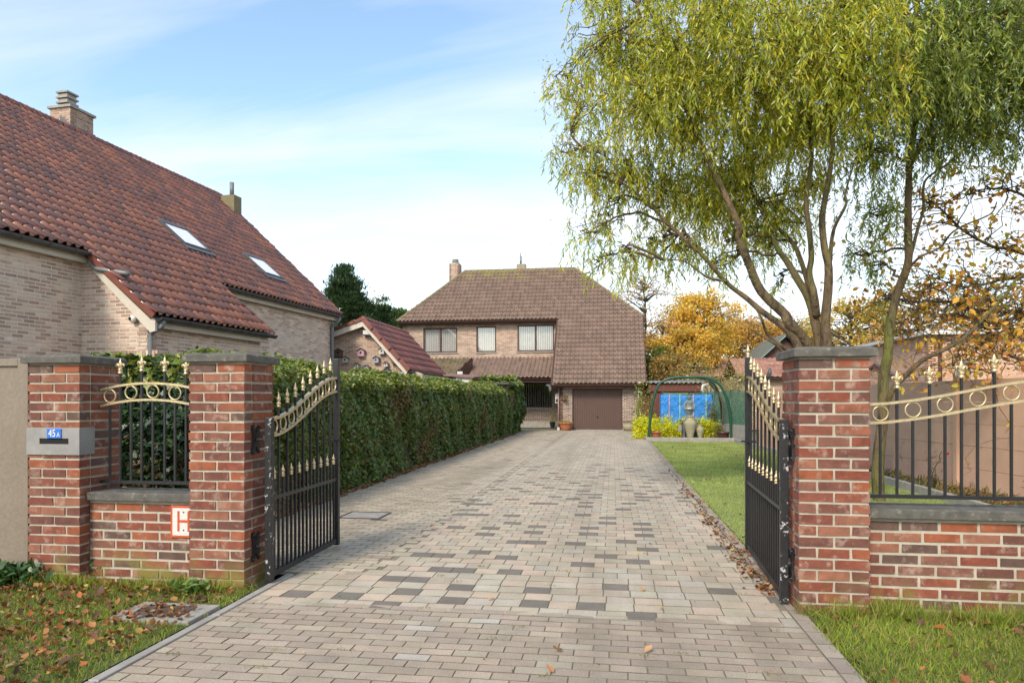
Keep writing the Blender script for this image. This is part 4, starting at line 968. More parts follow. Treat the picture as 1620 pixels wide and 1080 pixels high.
# things at the garage front
u = at(883.5, 650, YG - .1).x
mb = MB(); mb.tube([(u, YG - .06, -.01), (u, YG - .06, 1.72)], .032, 8); mb.tube([(u, YG - .06, 1.72), (u, YG - .06, 1.80)], .045, 8); mb.build('downpipe', M('pinkish_pipe', (.30, .19, .16), (.26, .16, .13), 4, rough=.6, bump=.1), mh)
mb = MB(); mb.box((u - .05, YG - .10, -.01), (u + .05, YG - .02, .12)); mb.build('pipe_foot', m_white, mh)
p = at(880.5, 630, YG - .5)
t = thing('wall_letterbox', 'white and black letterbox fixed beside the downpipe', 'letterbox', p)
mb = MB(); mb.box((p.x - .11, YG + .1, p.z - .2), (p.x + .06, YG + .3, p.z + .2)); mb.build('case', m_white, t)
mb = MB(); mb.box((p.x - .09, YG + .09, p.z - .16), (p.x + .03, YG + .1, p.z - .02)); mb.build('flap', m_black, t)
def potted(name, label, u, v, Y, r, h, mat, prof=None, plant=None, nleaf=0, ph=.3, cat='plant pot'):
    p = at(u, v, Y); p.z = 0
    t = thing(name, label, cat, p)
    pf = prof or [(r * .62, 0), (r * .72, h * .1), (r * .95, h * .6), (r * 1.0, h * .85), (r * 1.1, h * .87), (r * 1.1, h), (r * .95, h), (r * .9, h * .9)]
    mb = MB(); mb.lathe(p, pf, 18); mb.build('pot', mat, t)
    mb = MB(); mb.lathe(p + V((0, 0, h * .9)), [(r * .9, -.02), (r * .9, 0)], 14); mb.build('soil', m_soil, t)
    if nleaf:
        P = rsph(nleaf) * G.uniform(.2, 1, (nleaf, 1)) * np.array([r * 1.1, r * 1.1, ph]); P[:, 2] = np.abs(P[:, 2]) + h * .9; P += np.array(p)
        D = (P - np.array([p.x, p.y, h * .8])) + rsph(nleaf) * .1
        cards('leaves', P, D, rsph(nleaf), .07, .03, T_KITE, pal(nleaf, plant), m_leaf, t)
    return t
potted('plant_pot', 'round terracotta pot left of the brown garage door', 895, 680, YG - .35, .27, .33, m_terra, plant=[(.45, .35, .08), (.3, .3, .06)], nleaf=140, ph=.16)
potted('plant_pot', 'weathered grey round pot right of the brown garage door', 996, 680, YG - .35, .27, .33, m_olive, [(.16, 0), (.24, .05), (.29, .16), (.27, .27), (.21, .31), (.22, .33), (.18, .33)], plant=[(.16, .12, .05), (.2, .2, .06)], nleaf=90, ph=.12)
potted('plant_pot', 'small black pot with wispy plant under the dark window', 874, 674, YW - .5, .13, .27, m_black, plant=[(.25, .24, .08), (.35, .28, .12), (.12, .16, .05)], nleaf=160, ph=.75)
p = at(893.5, 631, YG - .06)
t = thing('hanging_basket', 'small dried hanging basket on the brick left of the garage', 'basket', p)
mb = MB(); mb.lathe((p.x, YG - .12, p.z - .1), [(.02, 0), (.08, .04), (.10, .12)], 10); mb.build('bowl', m_gbark, t)
n = 120; P = rsph(n) * .13 + np.array([p.x, YG - .14, p.z + .05]); cards('leaves', P, rsph(n), rsph(n), .06, .03, T_KITE, pal(n, [(.2, .15, .07), (.3, .2, .08)]), m_leaf, t)
# ------------------------------------------------------------ hedges
def wob(P, k=1.0):
    return .06 * np.sin(P[:, 1] * 1.3 + P[:, 2] * 2.1) + .05 * np.sin(P[:, 1] * 3.7 + 1.3 * P[:, 2] * 3) + .04 * np.sin(P[:, 0] * 4.1 + P[:, 2] * 4.7) + .03 * np.sin(P[:, 1] * 9 + P[:, 2] * 7) * k
def hedge(name, label, x0, x1, y0, y1, h, n, near, pals, size=(.055, .085), tmpl=T_IVY, mat=None, hw=None, cat='hedge'):
    t = thing(name, label, cat, ((x0 + x1) / 2, (y0 + y1) / 2, 0))
    mb = MB(); mb.box((x0 + .12, y0 + .12, -.02), (x1 - .12, y1 - .10, h - .10)); mb.build('branches', m_core, t)
    lx, ly = x1 - x0, y1 - y0
    # weights: faces right(+x), front(-y), top, back
    w = np.array([ly * h if near[0] else 0, lx * h if near[1] else 0, lx * ly * near[2], lx * h * .15]); w /= w.sum()
    f = G.choice(4, n, p=w); a = G.random(n); b = G.random(n)
    ap_ = a ** (1.75 if ly > 8 else 1)       # denser where large on show
    P = np.zeros((n, 3)); N = np.zeros((n, 3))
    m = f == 0; P[m] = np.c_[np.full(m.sum(), x1), y0 + ap_[m] * ly, b[m] * h]; N[m] = (1, 0, 0)
    m = f == 1; P[m] = np.c_[x0 + a[m] * lx, np.full(m.sum(), y0), b[m] * h]; N[m] = (0, -1, 0)
    m = f == 2; P[m] = np.c_[x0 + b[m] * lx, y0 + ap_[m] * ly, np.full(m.sum(), h)]; N[m] = (0, 0, 1)
    m = f == 3; P[m] = np.c_[x0 + a[m] * lx, np.full(m.sum(), y1), b[m] * h]; N[m] = (0, 1, 0)
    # round the upper edges, wobble and scatter in depth
    d = wob(P) - np.abs(G.normal(0, .035, n)) + .02
    r = .12; e = np.clip(P[:, 2] - (h - r), 0, r) / r
    m = f != 2; P[m] -= N[m] * (e[m] ** 2 * r)[:, None] * .8
    m = f == 2; dx = np.minimum(P[:, 0] - x0, x1 - P[:, 0]); P[m, 2] -= (np.clip(r - dx[m], 0, r) / r) ** 2 * r * .8
    P += N * d[:, None]; P[f == 2, 2] += G.normal(0, .02, (f == 2).sum())
    D = np.c_[G.normal(0, .8, n), G.normal(0, .8, n), -np.abs(G.normal(.5, .5, n))]; m = f == 2; D[m] = G.normal(size=(m.sum(), 3)) * (1, 1, .3); D += N * G.uniform(.0, .7, (n, 1))
    NN = N + G.normal(0, .85, (n, 3)) + np.array([0, -.35, .35])
    col = pal(n, pals[0], pals[1], .3)
    thr = 1.55 if ly > 8 else 2.0
    br = (np.sin(P[:, 1] * .9 + P[:, 2] * 1.7 + 1) + np.sin(P[:, 1] * 2.3 - P[:, 2] * 2.9 + P[:, 0]) + G.normal(0, .55, n)) > thr
    col[br & (f != 2)] = pal((br & (f != 2)).sum(), [(.18, .11, .055), (.12, .09, .035), (.20, .14, .06)])
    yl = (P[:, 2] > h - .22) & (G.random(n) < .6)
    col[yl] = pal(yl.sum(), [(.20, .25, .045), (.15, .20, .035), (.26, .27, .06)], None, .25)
    sz = G.uniform(*size, n) * np.clip(.85 + (P[:, 1] - y0) * .05, .8, 1.7) if ly > 8 else G.uniform(*size, n)
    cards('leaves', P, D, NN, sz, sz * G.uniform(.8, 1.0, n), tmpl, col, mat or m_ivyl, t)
    return t
ivy = ([(.07, .125, .026), (.045, .085, .022), (.10, .16, .034), (.15, .20, .04), (.19, .19, .05), (.15, .10, .05)], [4, 3, 4, 3, 2, .8])
hg = hedge('ivy_hedge', 'long clipped ivy hedge running along the paved drive', -4.75, -3.80, 6.55, 26.6, 1.69, 120000, (1, 0, 1.0, 0), ivy, (.038, .06))
hedge('ivy_hedge', 'dark glossy ivy hedge behind the short iron fence panel', -4.98, -3.80, 5.75, 6.5, 1.655, 12500, (1, 1, 1.0, 0), ([(.028, .062, .025), (.018, .045, .02), (.04, .085, .03), (.02, .05, .03), (.09, .14, .035)], [4, 4, 3, 2, .5]), (.05, .085))
hedge('clipped_hedge', 'taller bushy green hedge block closing the far end of the drive hedge', -5.2, -3.75, 26.8, 28.4, 2.05, 7000, (1, 1, .8, 0), ([(.05, .10, .025), (.08, .13, .03), (.11, .15, .035)], [3, 2, 2]), (.1, .16), T_KITE)
# ------------------------------------------------------------ grass and fallen leaves
def grass(name, polyfn, x0, x1, y0, y1, n, L, Wd, cols, dens=None):
    P = np.c_[G.uniform(x0, x1, n * 2), G.uniform(y0, y1, n * 2), np.full(n * 2, -.012)]
    P = P[polyfn(P)][:n]; n = len(P)
    D = np.c_[G.normal(0, .55, n), G.normal(0, .55, n), np.full(n, 1.0)]
    pt = .5 + .5 * np.sin(P[:, 0] * 3.1 + 1.7 * np.sin(P[:, 1] * 2.3)) * np.sin(P[:, 1] * 2.7 + np.sin(P[:, 0] * 4))
    c = pal(n, cols[0], cols[1], .25) * (0.8 + .4 * pt[:, None])
    Ls = G.uniform(.5, 1.2, n) * L * (.75 + .5 * pt)
    return cards(name, P, D, rsph(n), Ls, Wd, T_BLADE, c, m_grass, None, (P[:, 0].mean(), P[:, 1].mean(), 0), kind='stuff')
gcol = ([(.20, .27, .035), (.27, .33, .04), (.13, .19, .03), (.30, .30, .08), (.32, .24, .10), (.22, .14, .07)], [4, 4, 3, 2.2, 1.6, .8])
man = lambda P: ~((abs(P[:, 0] - g0.x) < .27) & (abs(P[:, 1] - g0.y) < .18))
grass('verge_grass', lambda P: man(P) & (P[:, 0] < -2.42 - .03 * G.random(len(P))), -6.6, -2.40, 2.4, 4.55, 42000, .045, .004, gcol)
grass('verge_grass', lambda P: (P[:, 0] > 1.12 + .06 * G.random(len(P))) & (P[:, 0] < 1.2 + P[:, 1] * .9), 1.1, 4.6, 2.4, 4.56, 46000, .055, .004, gcol)
lcol = ([(.28, .34, .10), (.33, .38, .15), (.22, .28, .075), (.40, .41, .19)], [4, 3, 2, 1])
lim = lambda P: (P[:, 0] > 1.13 + .03 * np.sin(P[:, 1] * 6)) & (P[:, 0] < 4.3 - .0035 * P[:, 1] ** 2 * .4)
grass('lawn_grass', lim, 1.12, 4.3, 4.9, 11, 62000, .034, .005, lcol); grass('lawn_grass', lim, 1.12, 4.2, 11, 22.1, 42000, .038, .011, lcol)
# taller tufts against walls and kerbs
def tufts(name, spots, n, L, cols=gcol, w=.005):
    Ps = []
    for x, y, s in spots: Ps.append(np.c_[G.normal(x, s, n), G.normal(y, s * .5, n), np.zeros(n)])
    P = np.concatenate(Ps); m = len(P); D = np.c_[G.normal(0, .5, m), G.normal(-.1, .4, m), np.ones(m)]
    return cards(name, P, D, rsph(m), G.uniform(.4, 1.2, m) * L, w, T_BLADE, pal(m, cols[0], cols[1], .25), m_grass, None, (P[:, 0].mean(), P[:, 1].mean(), 0), kind='stuff')
tufts('wall_grass', [(R.uniform(1.2, 4.5), R.uniform(4.36, 4.5) if i > 9 else 4.40, .06) for i in range(60)], 120, .11)
tufts('wall_grass', [(R.uniform(-4.1, -2.5), R.uniform(4.33, 4.48), .07) for i in range(26)], 60, .09)
tufts('joint_moss', [(R.uniform(-2.3, 1.1), R.uniform(2.8, 10), .03) for i in range(60)] + [(XR + .10, R.uniform(5, 18), .04) for i in range(50)], 22, .014, ([(.16, .2, .05), (.22, .22, .08)], [1, 1]), .004)
dry = ([(.22, .085, .035), (.30, .14, .055), (.15, .07, .035), (.34, .18, .05), (.38, .27, .08), (.28, .18, .11), (.09, .05, .03), (.34, .11, .03)], [4, 4, 4, 1.5, .8, 3, 3, 1.6])
def litter(name, P, s0, s1, kind='stuff', cols=dry, lift=.012, flat=.35):
    P = np.asarray(P, float); n = len(P); P[:, 2] += lift + G.random(n) * .012
    D = np.c_[G.normal(size=(n, 2)), G.normal(0, flat, n)]; N = np.c_[G.normal(0, flat, (n, 2)), np.ones(n)]
    s = G.uniform(s0, s1, n)
    return cards(name, P, D, N, s, s * G.uniform(.5, .85, n), T_OAK, pal(n, cols[0], cols[1], .25), m_dry, None, (P[:, 0].mean(), P[:, 1].mean(), 0), kind=kind)
def U(n, x0, x1, y0, y1): return np.c_[G.uniform(x0, x1, n), G.uniform(y0, y1, n), np.zeros(n)]
P = U(4200, -6, -2.45, 2.4, 4.42); litter('leaf_litter', P[(P[:, 0] < -2.5)], .012, .05, lift=.014, flat=.6); P = U(260, -6, -2.45, 2.6, 4.42); litter('leaf_litter', P[(P[:, 0] < -2.5)], .045, .08, lift=.018, flat=.6)
litter('leaf_litter', U(700, 1.25, 4.5, 2.4, 4.4), .012, .05, lift=.014, flat=.6); litter('leaf_litter', U(60, 1.35, 4.5, 2.6, 4.4), .05, .085, lift=.022, flat=.55)
P = np.c_[-3.66 + np.abs(G.normal(0, .11, 1500)) * -1 + .06, 6.0 + 20 * G.random(1500) ** 1.3, np.zeros(1500)]; litter('leaf_litter', P, .03, .075, lift=.006)
P = np.c_[G.normal(1.03, .05, 420), 4.8 + np.abs(G.normal(0, 3.6, 420)), np.zeros(420)]; litter('leaf_litter', P[P[:, 1] < 20], .02, .055, lift=.006)
P = U(900, 4.5, 5.9, 5, 21); P = P[P[:, 0] < 6.35 - P[:, 1] * .12]; litter('leaf_litter', P, .05, .10, lift=.01)
litter('leaf_litter', U(70, 1.3, 4.0, 5, 21), .03, .07, lift=.03, cols=([(.06, .05, .03), (.2, .1, .05)], [2, 1]))
litter('leaf_litter', U(210, -3.7, 1.0, 2.8, 15), .006, .018, lift=.003, cols=([(.5, .35, .08), (.3, .16, .07), (.1, .07, .05)], [1, 2, 2]))
# the larger single leaves lying on the paving
lf_lab = 'curled brown fallen leaf lying on the pale drive paving'
LV = [(890, 1028, .075), (1020, 1031, .06), (876, 1063, .05), (1017, 934, .05), (772, 948, .04), (1043, 963, .03), (1030, 860, .045), (668, 774, .06), (686, 831, .05), (1041, 995, .04), (1205, 925, .06), (1218, 932, .08), (1193, 912, .06), (700, 700, .07), (1000, 741, .05), (1010, 875, .03), (990, 866, .03)]
proto = None
for u, v, s in LV:
    p = onp(u, v, (0, 0, .008), (0, 0, 1)); d = rsph(1)[0]; d[2] = .15
    yel = s < .035
    cards('fallen_leaf', [p], [d], [(R.uniform(-.2, .2), R.uniform(-.2, .2), 1)], s, s * .62, T_OAK, pal(1, [(.55, .38, .05)] if yel else [(.42, .24, .12), (.36, .17, .08)]), m_dry, None, p,
          label='small yellow fallen leaf lying on the pale drive paving' if yel else lf_lab, cat='leaf', group='yellow leaves on the drive' if yel else 'brown leaves on the drive')
# weeds
def weed(label, u, v, n, L, Wd, cols, spread, up=.6, name='weed_plant'):
    p = onp(u, v, (0, 0, 0), (0, 0, 1)); P = np.c_[G.normal(p.x, spread, n), G.normal(p.y, spread * .7, n), G.uniform(0, .1, n) * up]
    D = np.c_[G.normal(0, 1, (n, 2)), np.abs(G.normal(up, .4, n))]
    t = thing(name, label, 'weed', p); mb = MB(); mb.tube([p - V((0, 0, .01)), p + V((0, 0, .03))], .006, 5); mb.build('root', m_gbark, t)
    cards('leaves', P, D, rsph(n) * .5 + (0, 0, .8), G.uniform(.6, 1.2, n) * L, Wd, T_WIL, pal(n, cols, None, .25), m_ivyl, t)
weed('bushy dark green weed at the foot of the taupe metal screen', 8, 925, 420, .085, .028, [(.04, .10, .03), (.06, .13, .035), (.03, .07, .02)], .11, 1.1)
weed('small bright weed growing in the corner where pier meets low wall', 149, 915, 50, .04, .022, [(.10, .24, .04), (.07, .18, .03)], .025, 1.6)
weed('leafy weed at the foot of the gate pier near the drive', 297, 938, 70, .07, .028, [(.10, .20, .05), (.14, .22, .06)], .06, .7)

# ------------------------------------------------------------ trees
def jag(pts, amp, n=5):
    """curly path through points"""
    c = curve(pts, n); out = [c[0]]
    for i, p in enumerate(c[1:]): out.append(p + V((R.gauss(0, amp), R.gauss(0, amp), R.gauss(0, amp * .6))))
    return out
def limb(mb, uvY, r0, r1, amp=.02, n=4):
    q = [at(u, v, Y) for u, v, Y in uvY]; q = [q[0]] + [p + V((R.gauss(0, amp * .4), R.gauss(0, amp * 2), 0)) for p in q[1:]]; pts = curve(q, 5); m = len(pts); mb.tube(pts, [.62 * lerp(r0, r1, (i / (m - 1)) ** .85) * R.uniform(.96, 1.04) for i in range(m)], 10)
    return pts
def twig_to(mb, p, q, r0, r1, amp, n=7):
    p, q = V(p), V(q); mid = (p + q) / 2 + V((R.gauss(0, 1), R.gauss(0, 1), R.gauss(.6, .6))) * (q - p).length * .16
    pts = jag([p, mid, q], amp, n); m = len(pts); mb.tube(pts, [lerp(r0, r1, i / (m - 1)) for i in range(m)], 5, cap=False); return pts
def strands(P0, lens, step=.022):
    """hanging curly twigs: returns leaf positions and directions, twig paths"""
    LP = []; LD = []; paths = []
    for p, L in zip(P0, lens):
        d = np.array([R.gauss(0, .5), R.gauss(0, .5), R.uniform(-.2, .5)]); p = np.array(p, float); path = [p.copy()]; ph = R.random() * 6
        k = int(L / step)
        for i in range(k):
            t = i / max(k, 1); d = d * .86 + np.array([.10 * math.sin(ph + i * .7), .10 * math.cos(ph + i * .6), -.17]) + G.normal(0, .05, 3)
            d /= np.linalg.norm(d); p = p + d * step
            if i % 4 == 3: path.append(p.copy())
            s = G.normal(0, 1, 3); s -= d * s.dot(d); s /= max(np.linalg.norm(s), .01)
            LP.append(p.copy()); LD.append(d * .55 + s * .65 + np.array([0, 0, -.45]))
        paths.append(path)
    return np.array(LP), np.array(LD), paths
def willow(name, label, base, trunks, blobs, cols, density=1.0, nl=1.0):
    t = thing(name, label, 'tree', base)
    mb = MB(); allp = []
    for tr, r0, r1 in trunks: allp += limb(mb, tr, r0, r1, .022)
    mb.build('trunk', m_bark, t)
    tb = MB(); P0 = []; Ls = []; CI = []
    for u, v, Y, r in blobs:
        c = at(u, v, Y); near = min(allp, key=lambda p: (p - c).length + max(0, p.z - c.z) * 1.5)
        pts = twig_to(tb, near, c, .020, .007, .03, 6)
        ends = []
        for i in range(int(14 * r / .8 * density) + 4):
            q = c + V(rsph(1)[0]) * r * R.uniform(.4, 1); q2 = twig_to(tb, R.choice(pts[len(pts) // 2:]), q, .009, .003, .025, 4); ends += q2
        n = int(215 * density * (r / .8) ** 1.8)
        for i in range(n):
            if R.random() < .45: s = V(rsph(1)[0]) * r * R.uniform(.55, 1.0) + c
            else: s = R.choice(ends) + V(rsph(1)[0]) * .14
            P0.append(s); Ls.append(R.uniform(.18, .55) * (1.0 if r > .5 else .8))
    LP, LD, paths = strands(P0, Ls)
    inner = np.array([tuple(p_) for p_ in P0])[G.choice(len(P0), int(len(P0) * 5 * nl))] + G.normal(0, .10, (int(len(P0) * 5 * nl), 3))
    for path in paths:
        if len(path) > 2 and R.random() < .65: tb.tube([V(p) for p in path], [.0028] * len(path), 3, cap=False)
    tb.build('twigs', m_bark, t)
    n = len(LP)
    hgt = LP[:, 2]
    col = pal(n, cols[0], cols[1], .25)
    ni = len(inner); cards('inner_leaves', inner, rsph(ni) - (0, 0, .5), rsph(ni), G.uniform(.022, .05, ni), G.uniform(.009, .016, ni), T_KITE, pal(ni, cols[0], cols[1], .3), m_leaf, t)
    cards('leaves', LP, LD, rsph(n), G.uniform(.05, .10, n) * nl, G.uniform(.011, .018, n) * nl, T_WIL, col, m_leaf, t)
    return t, allp
YT = 8.7
def poly3(pts, Y0_, Y1_): return [(u, v, lerp(Y0_, Y1_, i / (len(pts) - 1))) for i, (u, v) in enumerate(pts)]
base = at(1290, 600, YT); base.z = 0
gb = at(1292, 600, YT); bz = lambda u: (u, HZ + 1.34 / YT * F * 1.05, YT)
trs = [
 ([bz(1294)] + poly3([(1292, 620), (1278, 546), (1249, 513), (1243, 496), (1204, 460), (1184, 419), (1169, 377), (1166, 358), (1140, 290), (1114, 238), (1083, 171), (1062, 135), (1031, 78), (1010, 10)], 8.7, 7.9), .13, .018),
 (poly3([(1275, 580), (1258, 543), (1240, 519), (1207, 493), (1184, 469), (1150, 446), (1109, 404), (1057, 352), (1021, 316), (985, 290)], 8.7, 8.3), .085, .016),
 ([bz(1302)] + poly3([(1302, 620), (1296, 537), (1281, 478), (1261, 442), (1246, 413), (1225, 389), (1210, 344), (1190, 290), (1180, 240), (1165, 180)], 8.7, 9.0), .115, .016),
 (poly3([(1296, 531), (1290, 490), (1284, 466), (1273, 427), (1258, 389), (1234, 362), (1216, 344), (1195, 300), (1170, 260)], 8.72, 9.4), .075, .014),
 (poly3([(1292, 500), (1284, 466), (1279, 433), (1284, 404), (1278, 359), (1276, 315), (1285, 230), (1270, 150), (1290, 60), (1280, -20)], 8.7, 8.3), .075, .02),
 ([bz(1312)] + poly3([(1310, 620), (1305, 537), (1305, 502), (1311, 454), (1311, 419), (1302, 389), (1302, 344), (1308, 306), (1312, 240), (1320, 130), (1335, 40), (1340, -60)], 8.7, 8.1), .115, .022),
 (poly3([(1311, 450), (1314, 392), (1323, 359), (1335, 327), (1338, 303), (1350, 250)], 8.65, 8.3), .045, .014),
 (poly3([(1240, 560), (1225, 545), (1205, 530), (1190, 520)], 8.5, 8.2), .035, .012),
 (poly3([(1262, 562), (1240, 550), (1215, 527), (1203, 505), (1196, 490)], 8.6, 8.3), .05, .012),
 (poly3([(1150, 445), (1120, 438), (1085, 415), (1050, 410)], 8.5, 8.2), .03, .008),
]
gcols = ([(.30, .35, .05), (.42, .46, .07), (.50, .48, .06), (.17, .20, .04), (.56, .48, .05), (.48, .52, .24), (.62, .46, .04)], [4, 4, 4, 3, 2, 2, .9])
bl = [(925, 370, 8.6, .28), (950, 415, 8.8, .22), (1000, 405, 8.6, .26), (1050, 395, 9.0, .3), (1105, 395, 9.2, .32), (1135, 420, 9.4, .22), (1175, 330, 9.3, .5), (1215, 395, 9.6, .28), (1260, 350, 9.7, .3), (1235, 450, 9.6, .16), (1120, 300, 9.6, .6), (890, 240, 8.6, .22), (890, 120, 8.5, .25), (965, 60, 8.3, .62), (925, 165, 8.5, .42), (1000, 170, 8.0, .75), (925, 265, 8.6, .36), (990, 270, 8.6, .6), (1060, 70, 8.0, .85), (1100, 190, 8.5, .85), (1060, 290, 8.8, .55), (950, 345, 8.8, .2), (1110, 320, 9, .42), (1030, 375, 8.9, .18), (1080, 385, 9, .15), (1150, 10, 7.8, .9), (1180, 130, 8.2, .85), (1170, 270, 8.9, .7), (1150, 380, 9.2, .22), (1250, 60, 7.6, .9), (1260, 200, 8.8, .8), (1235, 320, 9.2, .42), (1205, 360, 9.4, .25), (1330, 10, 7.6, .9), (1340, 130, 8, .8),
      (1240, 200, 9.8, .8), (1290, 290, 9.6, .4), (1050, -70, 8.2, .8), (1200, -90, 8.4, 1), (1350, -100, 8.4, 1), (960, -40, 8.4, .5), (1300, 100, 9.8, .9), (1120, 120, 9.8, .8), (1010, 110, 9.2, .6)]
wt, _ = willow('willow_tree', 'twisted multi-stemmed willow with drooping pale green leaves behind the brick pier', base, trs, bl, gcols)
b2 = at(1394, 700, 9.6); b2.z = 0
T2 = [
 (poly3([(1392, 800), (1390, 740), (1393, 660), (1397, 600), (1402, 560), (1410, 515), (1420, 466), (1433, 419), (1434, 374), (1433, 330), (1438, 260), (1445, 180), (1440, 100), (1450, 0), (1455, -80)], 9.6, 9.4), .125, .04),
 (poly3([(1393, 740), (1400, 660), (1408, 620), (1430, 598), (1457, 570), (1493, 553), (1527, 533), (1553, 507), (1587, 467), (1610, 440), (1650, 420)], 9.6, 8.8), .07, .02),
 (poly3([(1441, 405), (1450, 360), (1460, 330), (1462, 300), (1470, 280), (1490, 265), (1530, 235), (1570, 215)], 9.5, 9.0), .035, .014),
 (poly3([(1425, 440), (1450, 410), (1490, 390), (1506, 370), (1530, 355), (1565, 340), (1575, 320)], 9.5, 8.9), .028, .012),
 (poly3([(1440, 260), (1470, 200), (1500, 120), (1530, 40), (1550, -40)], 9.4, 8.8), .06, .02)]
shaded_cols = ([(.20, .27, .07), (.28, .34, .09), (.11, .15, .045), (.34, .40, .18), (.42, .42, .07)], [4, 4, 3, 2, 1.5])  # darker version of the willow greens, shade put into the leaf colour
bl2 = [(1375, 240, 9.2, .55), (1380, 340, 9.6, .42), (1350, 400, 9.9, .22), (1385, 420, 9.8, .2), (1430, 40, 8.4, .9), (1440, 150, 9.2, .8), (1470, 230, 9.4, .5), (1520, 80, 8.4, .9), (1540, 170, 9.0, .65), (1590, 20, 8.2, .9), (1610, 130, 8.8, .7), (1600, 220, 9.3, .35), (1660, 80, 8.8, .9), (1500, -90, 8.6, 1), (1620, -90, 8.6, 1), (1400, 120, 9.8, .8), (1490, 140, 10, .8), (1570, 80, 10, .9), (1400, 470, 9.7, .12)]
willow('willow_tree', 'single-trunked shade-darkened willow with a low bough reaching over the pink wall', b2, T2, bl2, shaded_cols)
# autumn tree reaching in from the right
def leafclump(P0, spread, n, s0, s1, cols, name, parent, mat, tm=T_OAK, droop=.5):
    P0 = np.asarray([tuple(p) for p in P0]); i = G.choice(len(P0), n); P = P0[i] + G.normal(0, spread, (n, 3))
    D = rsph(n); D[:, 2] -= droop; s = G.uniform(s0, s1, n)
    return cards(name, P, D, rsph(n), s, s * .6, tm, pal(n, cols[0], cols[1], .25), mat, parent)
b3 = at(1790, 700, 11.2); b3.z = 0
t = thing('autumn_tree', 'autumn tree with sparse curled orange leaves and tangled twigs at the brick house', 'tree', b3)
mb = MB(); tips = []
root = at(1790, 520, 11.2)
mb.tube([b3, at(1800, 600, 11.2), root, at(1780, 300, 11.2), at(1760, 100, 11.2)], [.19, .17, .15, .12, .05], 10)
for pts in ([(1780, 520), (1720, 440), (1610, 397), (1567, 390), (1527, 363), (1490, 330), (1467, 307)], [(1785, 560), (1700, 500), (1620, 493), (1553, 490), (1513, 477), (1440, 477), (1400, 470)], [(1785, 580), (1700, 540), (1620, 523), (1593, 533), (1560, 543), (1540, 557), (1500, 566)],
            [(1785, 570), (1690, 530), (1620, 500), (1575, 520), (1530, 500), (1480, 500), (1430, 540)], [(1780, 440), (1700, 350), (1640, 320), (1590, 300), (1540, 300)], [(1780, 480), (1690, 440), (1600, 440), (1530, 455), (1480, 440)], [(1788, 590), (1700, 580), (1640, 575), (1590, 560), (1570, 590)]):
    p = limb(mb, [(u, v, lerp(11.2, 10.0, i / (len(pts) - 1))) for i, (u, v) in enumerate(pts)], .06, .012, .03)
    for q in p[4:]:
        for k in range(2):
            d = V((R.gauss(-.35, .6), R.gauss(0, .5), R.gauss(.1, .6))); e = twig_to(mb, q, q + d * R.uniform(.3, .8), .009, .003, .04, 4); tips += e[4:]
            if R.random() < .8: e2 = twig_to(mb, e[-1], e[-1] + V((R.gauss(-.1, .3), R.gauss(0, .3), R.gauss(.1, .35))), .004, .002, .03, 3); tips += e2[2:]
mb.build('branches', m_bark, t)
acol = ([(.60, .29, .08), (.72, .40, .08), (.44, .19, .06), (.76, .54, .09), (.40, .26, .13), (.44, .42, .10)], [4, 4, 3, 3, 2, 1.5])
leafclump(tips, .06, 2500, .045, .11, acol, 'leaves', t, m_leaf)

def bg_tree(name, label, u, v0, v1, Y, hw, cols, n, ls, trunk=.22, clumps=70, shape=0, cs=.35, lowf=.25, mat=None, twigs=True, cat='tree', tm=T_KITE, bark=None):
    """crown between picture heights v0 (top) and v1 (bottom) at depth Y, half width hw metres"""
    top, bot = at(u, v0, Y), at(u, v1, Y); b = V((top.x, Y, 0)); t = thing(name, label, cat, b)
    mb = MB(); zc0, zc1 = bot.z, top.z; ht = zc1 - zc0
    tp = jag([b, V((b.x + R.uniform(-.2, .2), Y, zc0 * .7)), V((b.x, Y, lerp(zc0, zc1, .5))), V((b.x, Y, zc1 - .3))], .05, 4); mb.tube(tp, [lerp(trunk, .02, (i / (len(tp) - 1)) ** .8) for i in range(len(tp))], 8)
    cs_ = []
    while len(cs_) < clumps:
        p = rsph(1)[0] * R.uniform(.45, 1) ** .6
        fz = (p[2] + 1) / 2
        if shape == 1: k = (1 - fz) ** .8 * 1.15; a = R.random() * 6.28; rr = R.uniform(.35, 1) * k; p = np.array([math.cos(a) * rr, math.sin(a) * rr, p[2]])
        q = V((b.x + p[0] * hw, Y + p[1] * hw, lerp(zc0, zc1, (p[2] + 1) / 2))); cs_.append(q)
        if twigs:
            at_ = min(tp[2:], key=lambda s: (s - q).length + max(0, s.z - q.z + (.3 * (q - s).length if shape == 0 else 0)) * 2); e = twig_to(mb, at_, q, trunk * .22, .012, .08 if shape == 0 else .03, 3)
            if shape == 0:
                for _ in range(2): twig_to(mb, e[-1], q + V(rsph(1)[0]) * cs * 2.2, .014, .006, .05, 3)
    mb.build('trunk', bark or m_gbark, t)
    C = np.array([tuple(c) for c in cs_]); i = G.choice(len(C), n); P = C[i] + G.normal(0, 1, (n, 3)) * np.array([cs, cs, cs * (.55 if shape == 0 else .4)])
    D = rsph(n); 
    if shape == 1: D = unit(P - np.array([b.x, Y, zc0 + ht * .4])) + rsph(n) * .5; D[:, 2] += .1
    ck = G.uniform(.75, 1.25, (len(C), 1))[i]
    s = G.uniform(.6, 1.2, n) * ls
    cards('crown', P, D, rsph(n), s, s * (.6 if shape == 0 else .3), tm, pal(n, cols[0], cols[1], .25) * ck, mat or m_leaf, t); return t
con = ([(.030, .065, .030), (.045, .085, .035), (.022, .045, .022), (.06, .10, .04)], [3, 3, 2, 1])
bg_tree('conifer_tree', 'tall dark green conifer rising behind the red roof gable end', 543, 414, 600, 33, 1.95, con, 24000, .17, .2, 300, 1, .17)
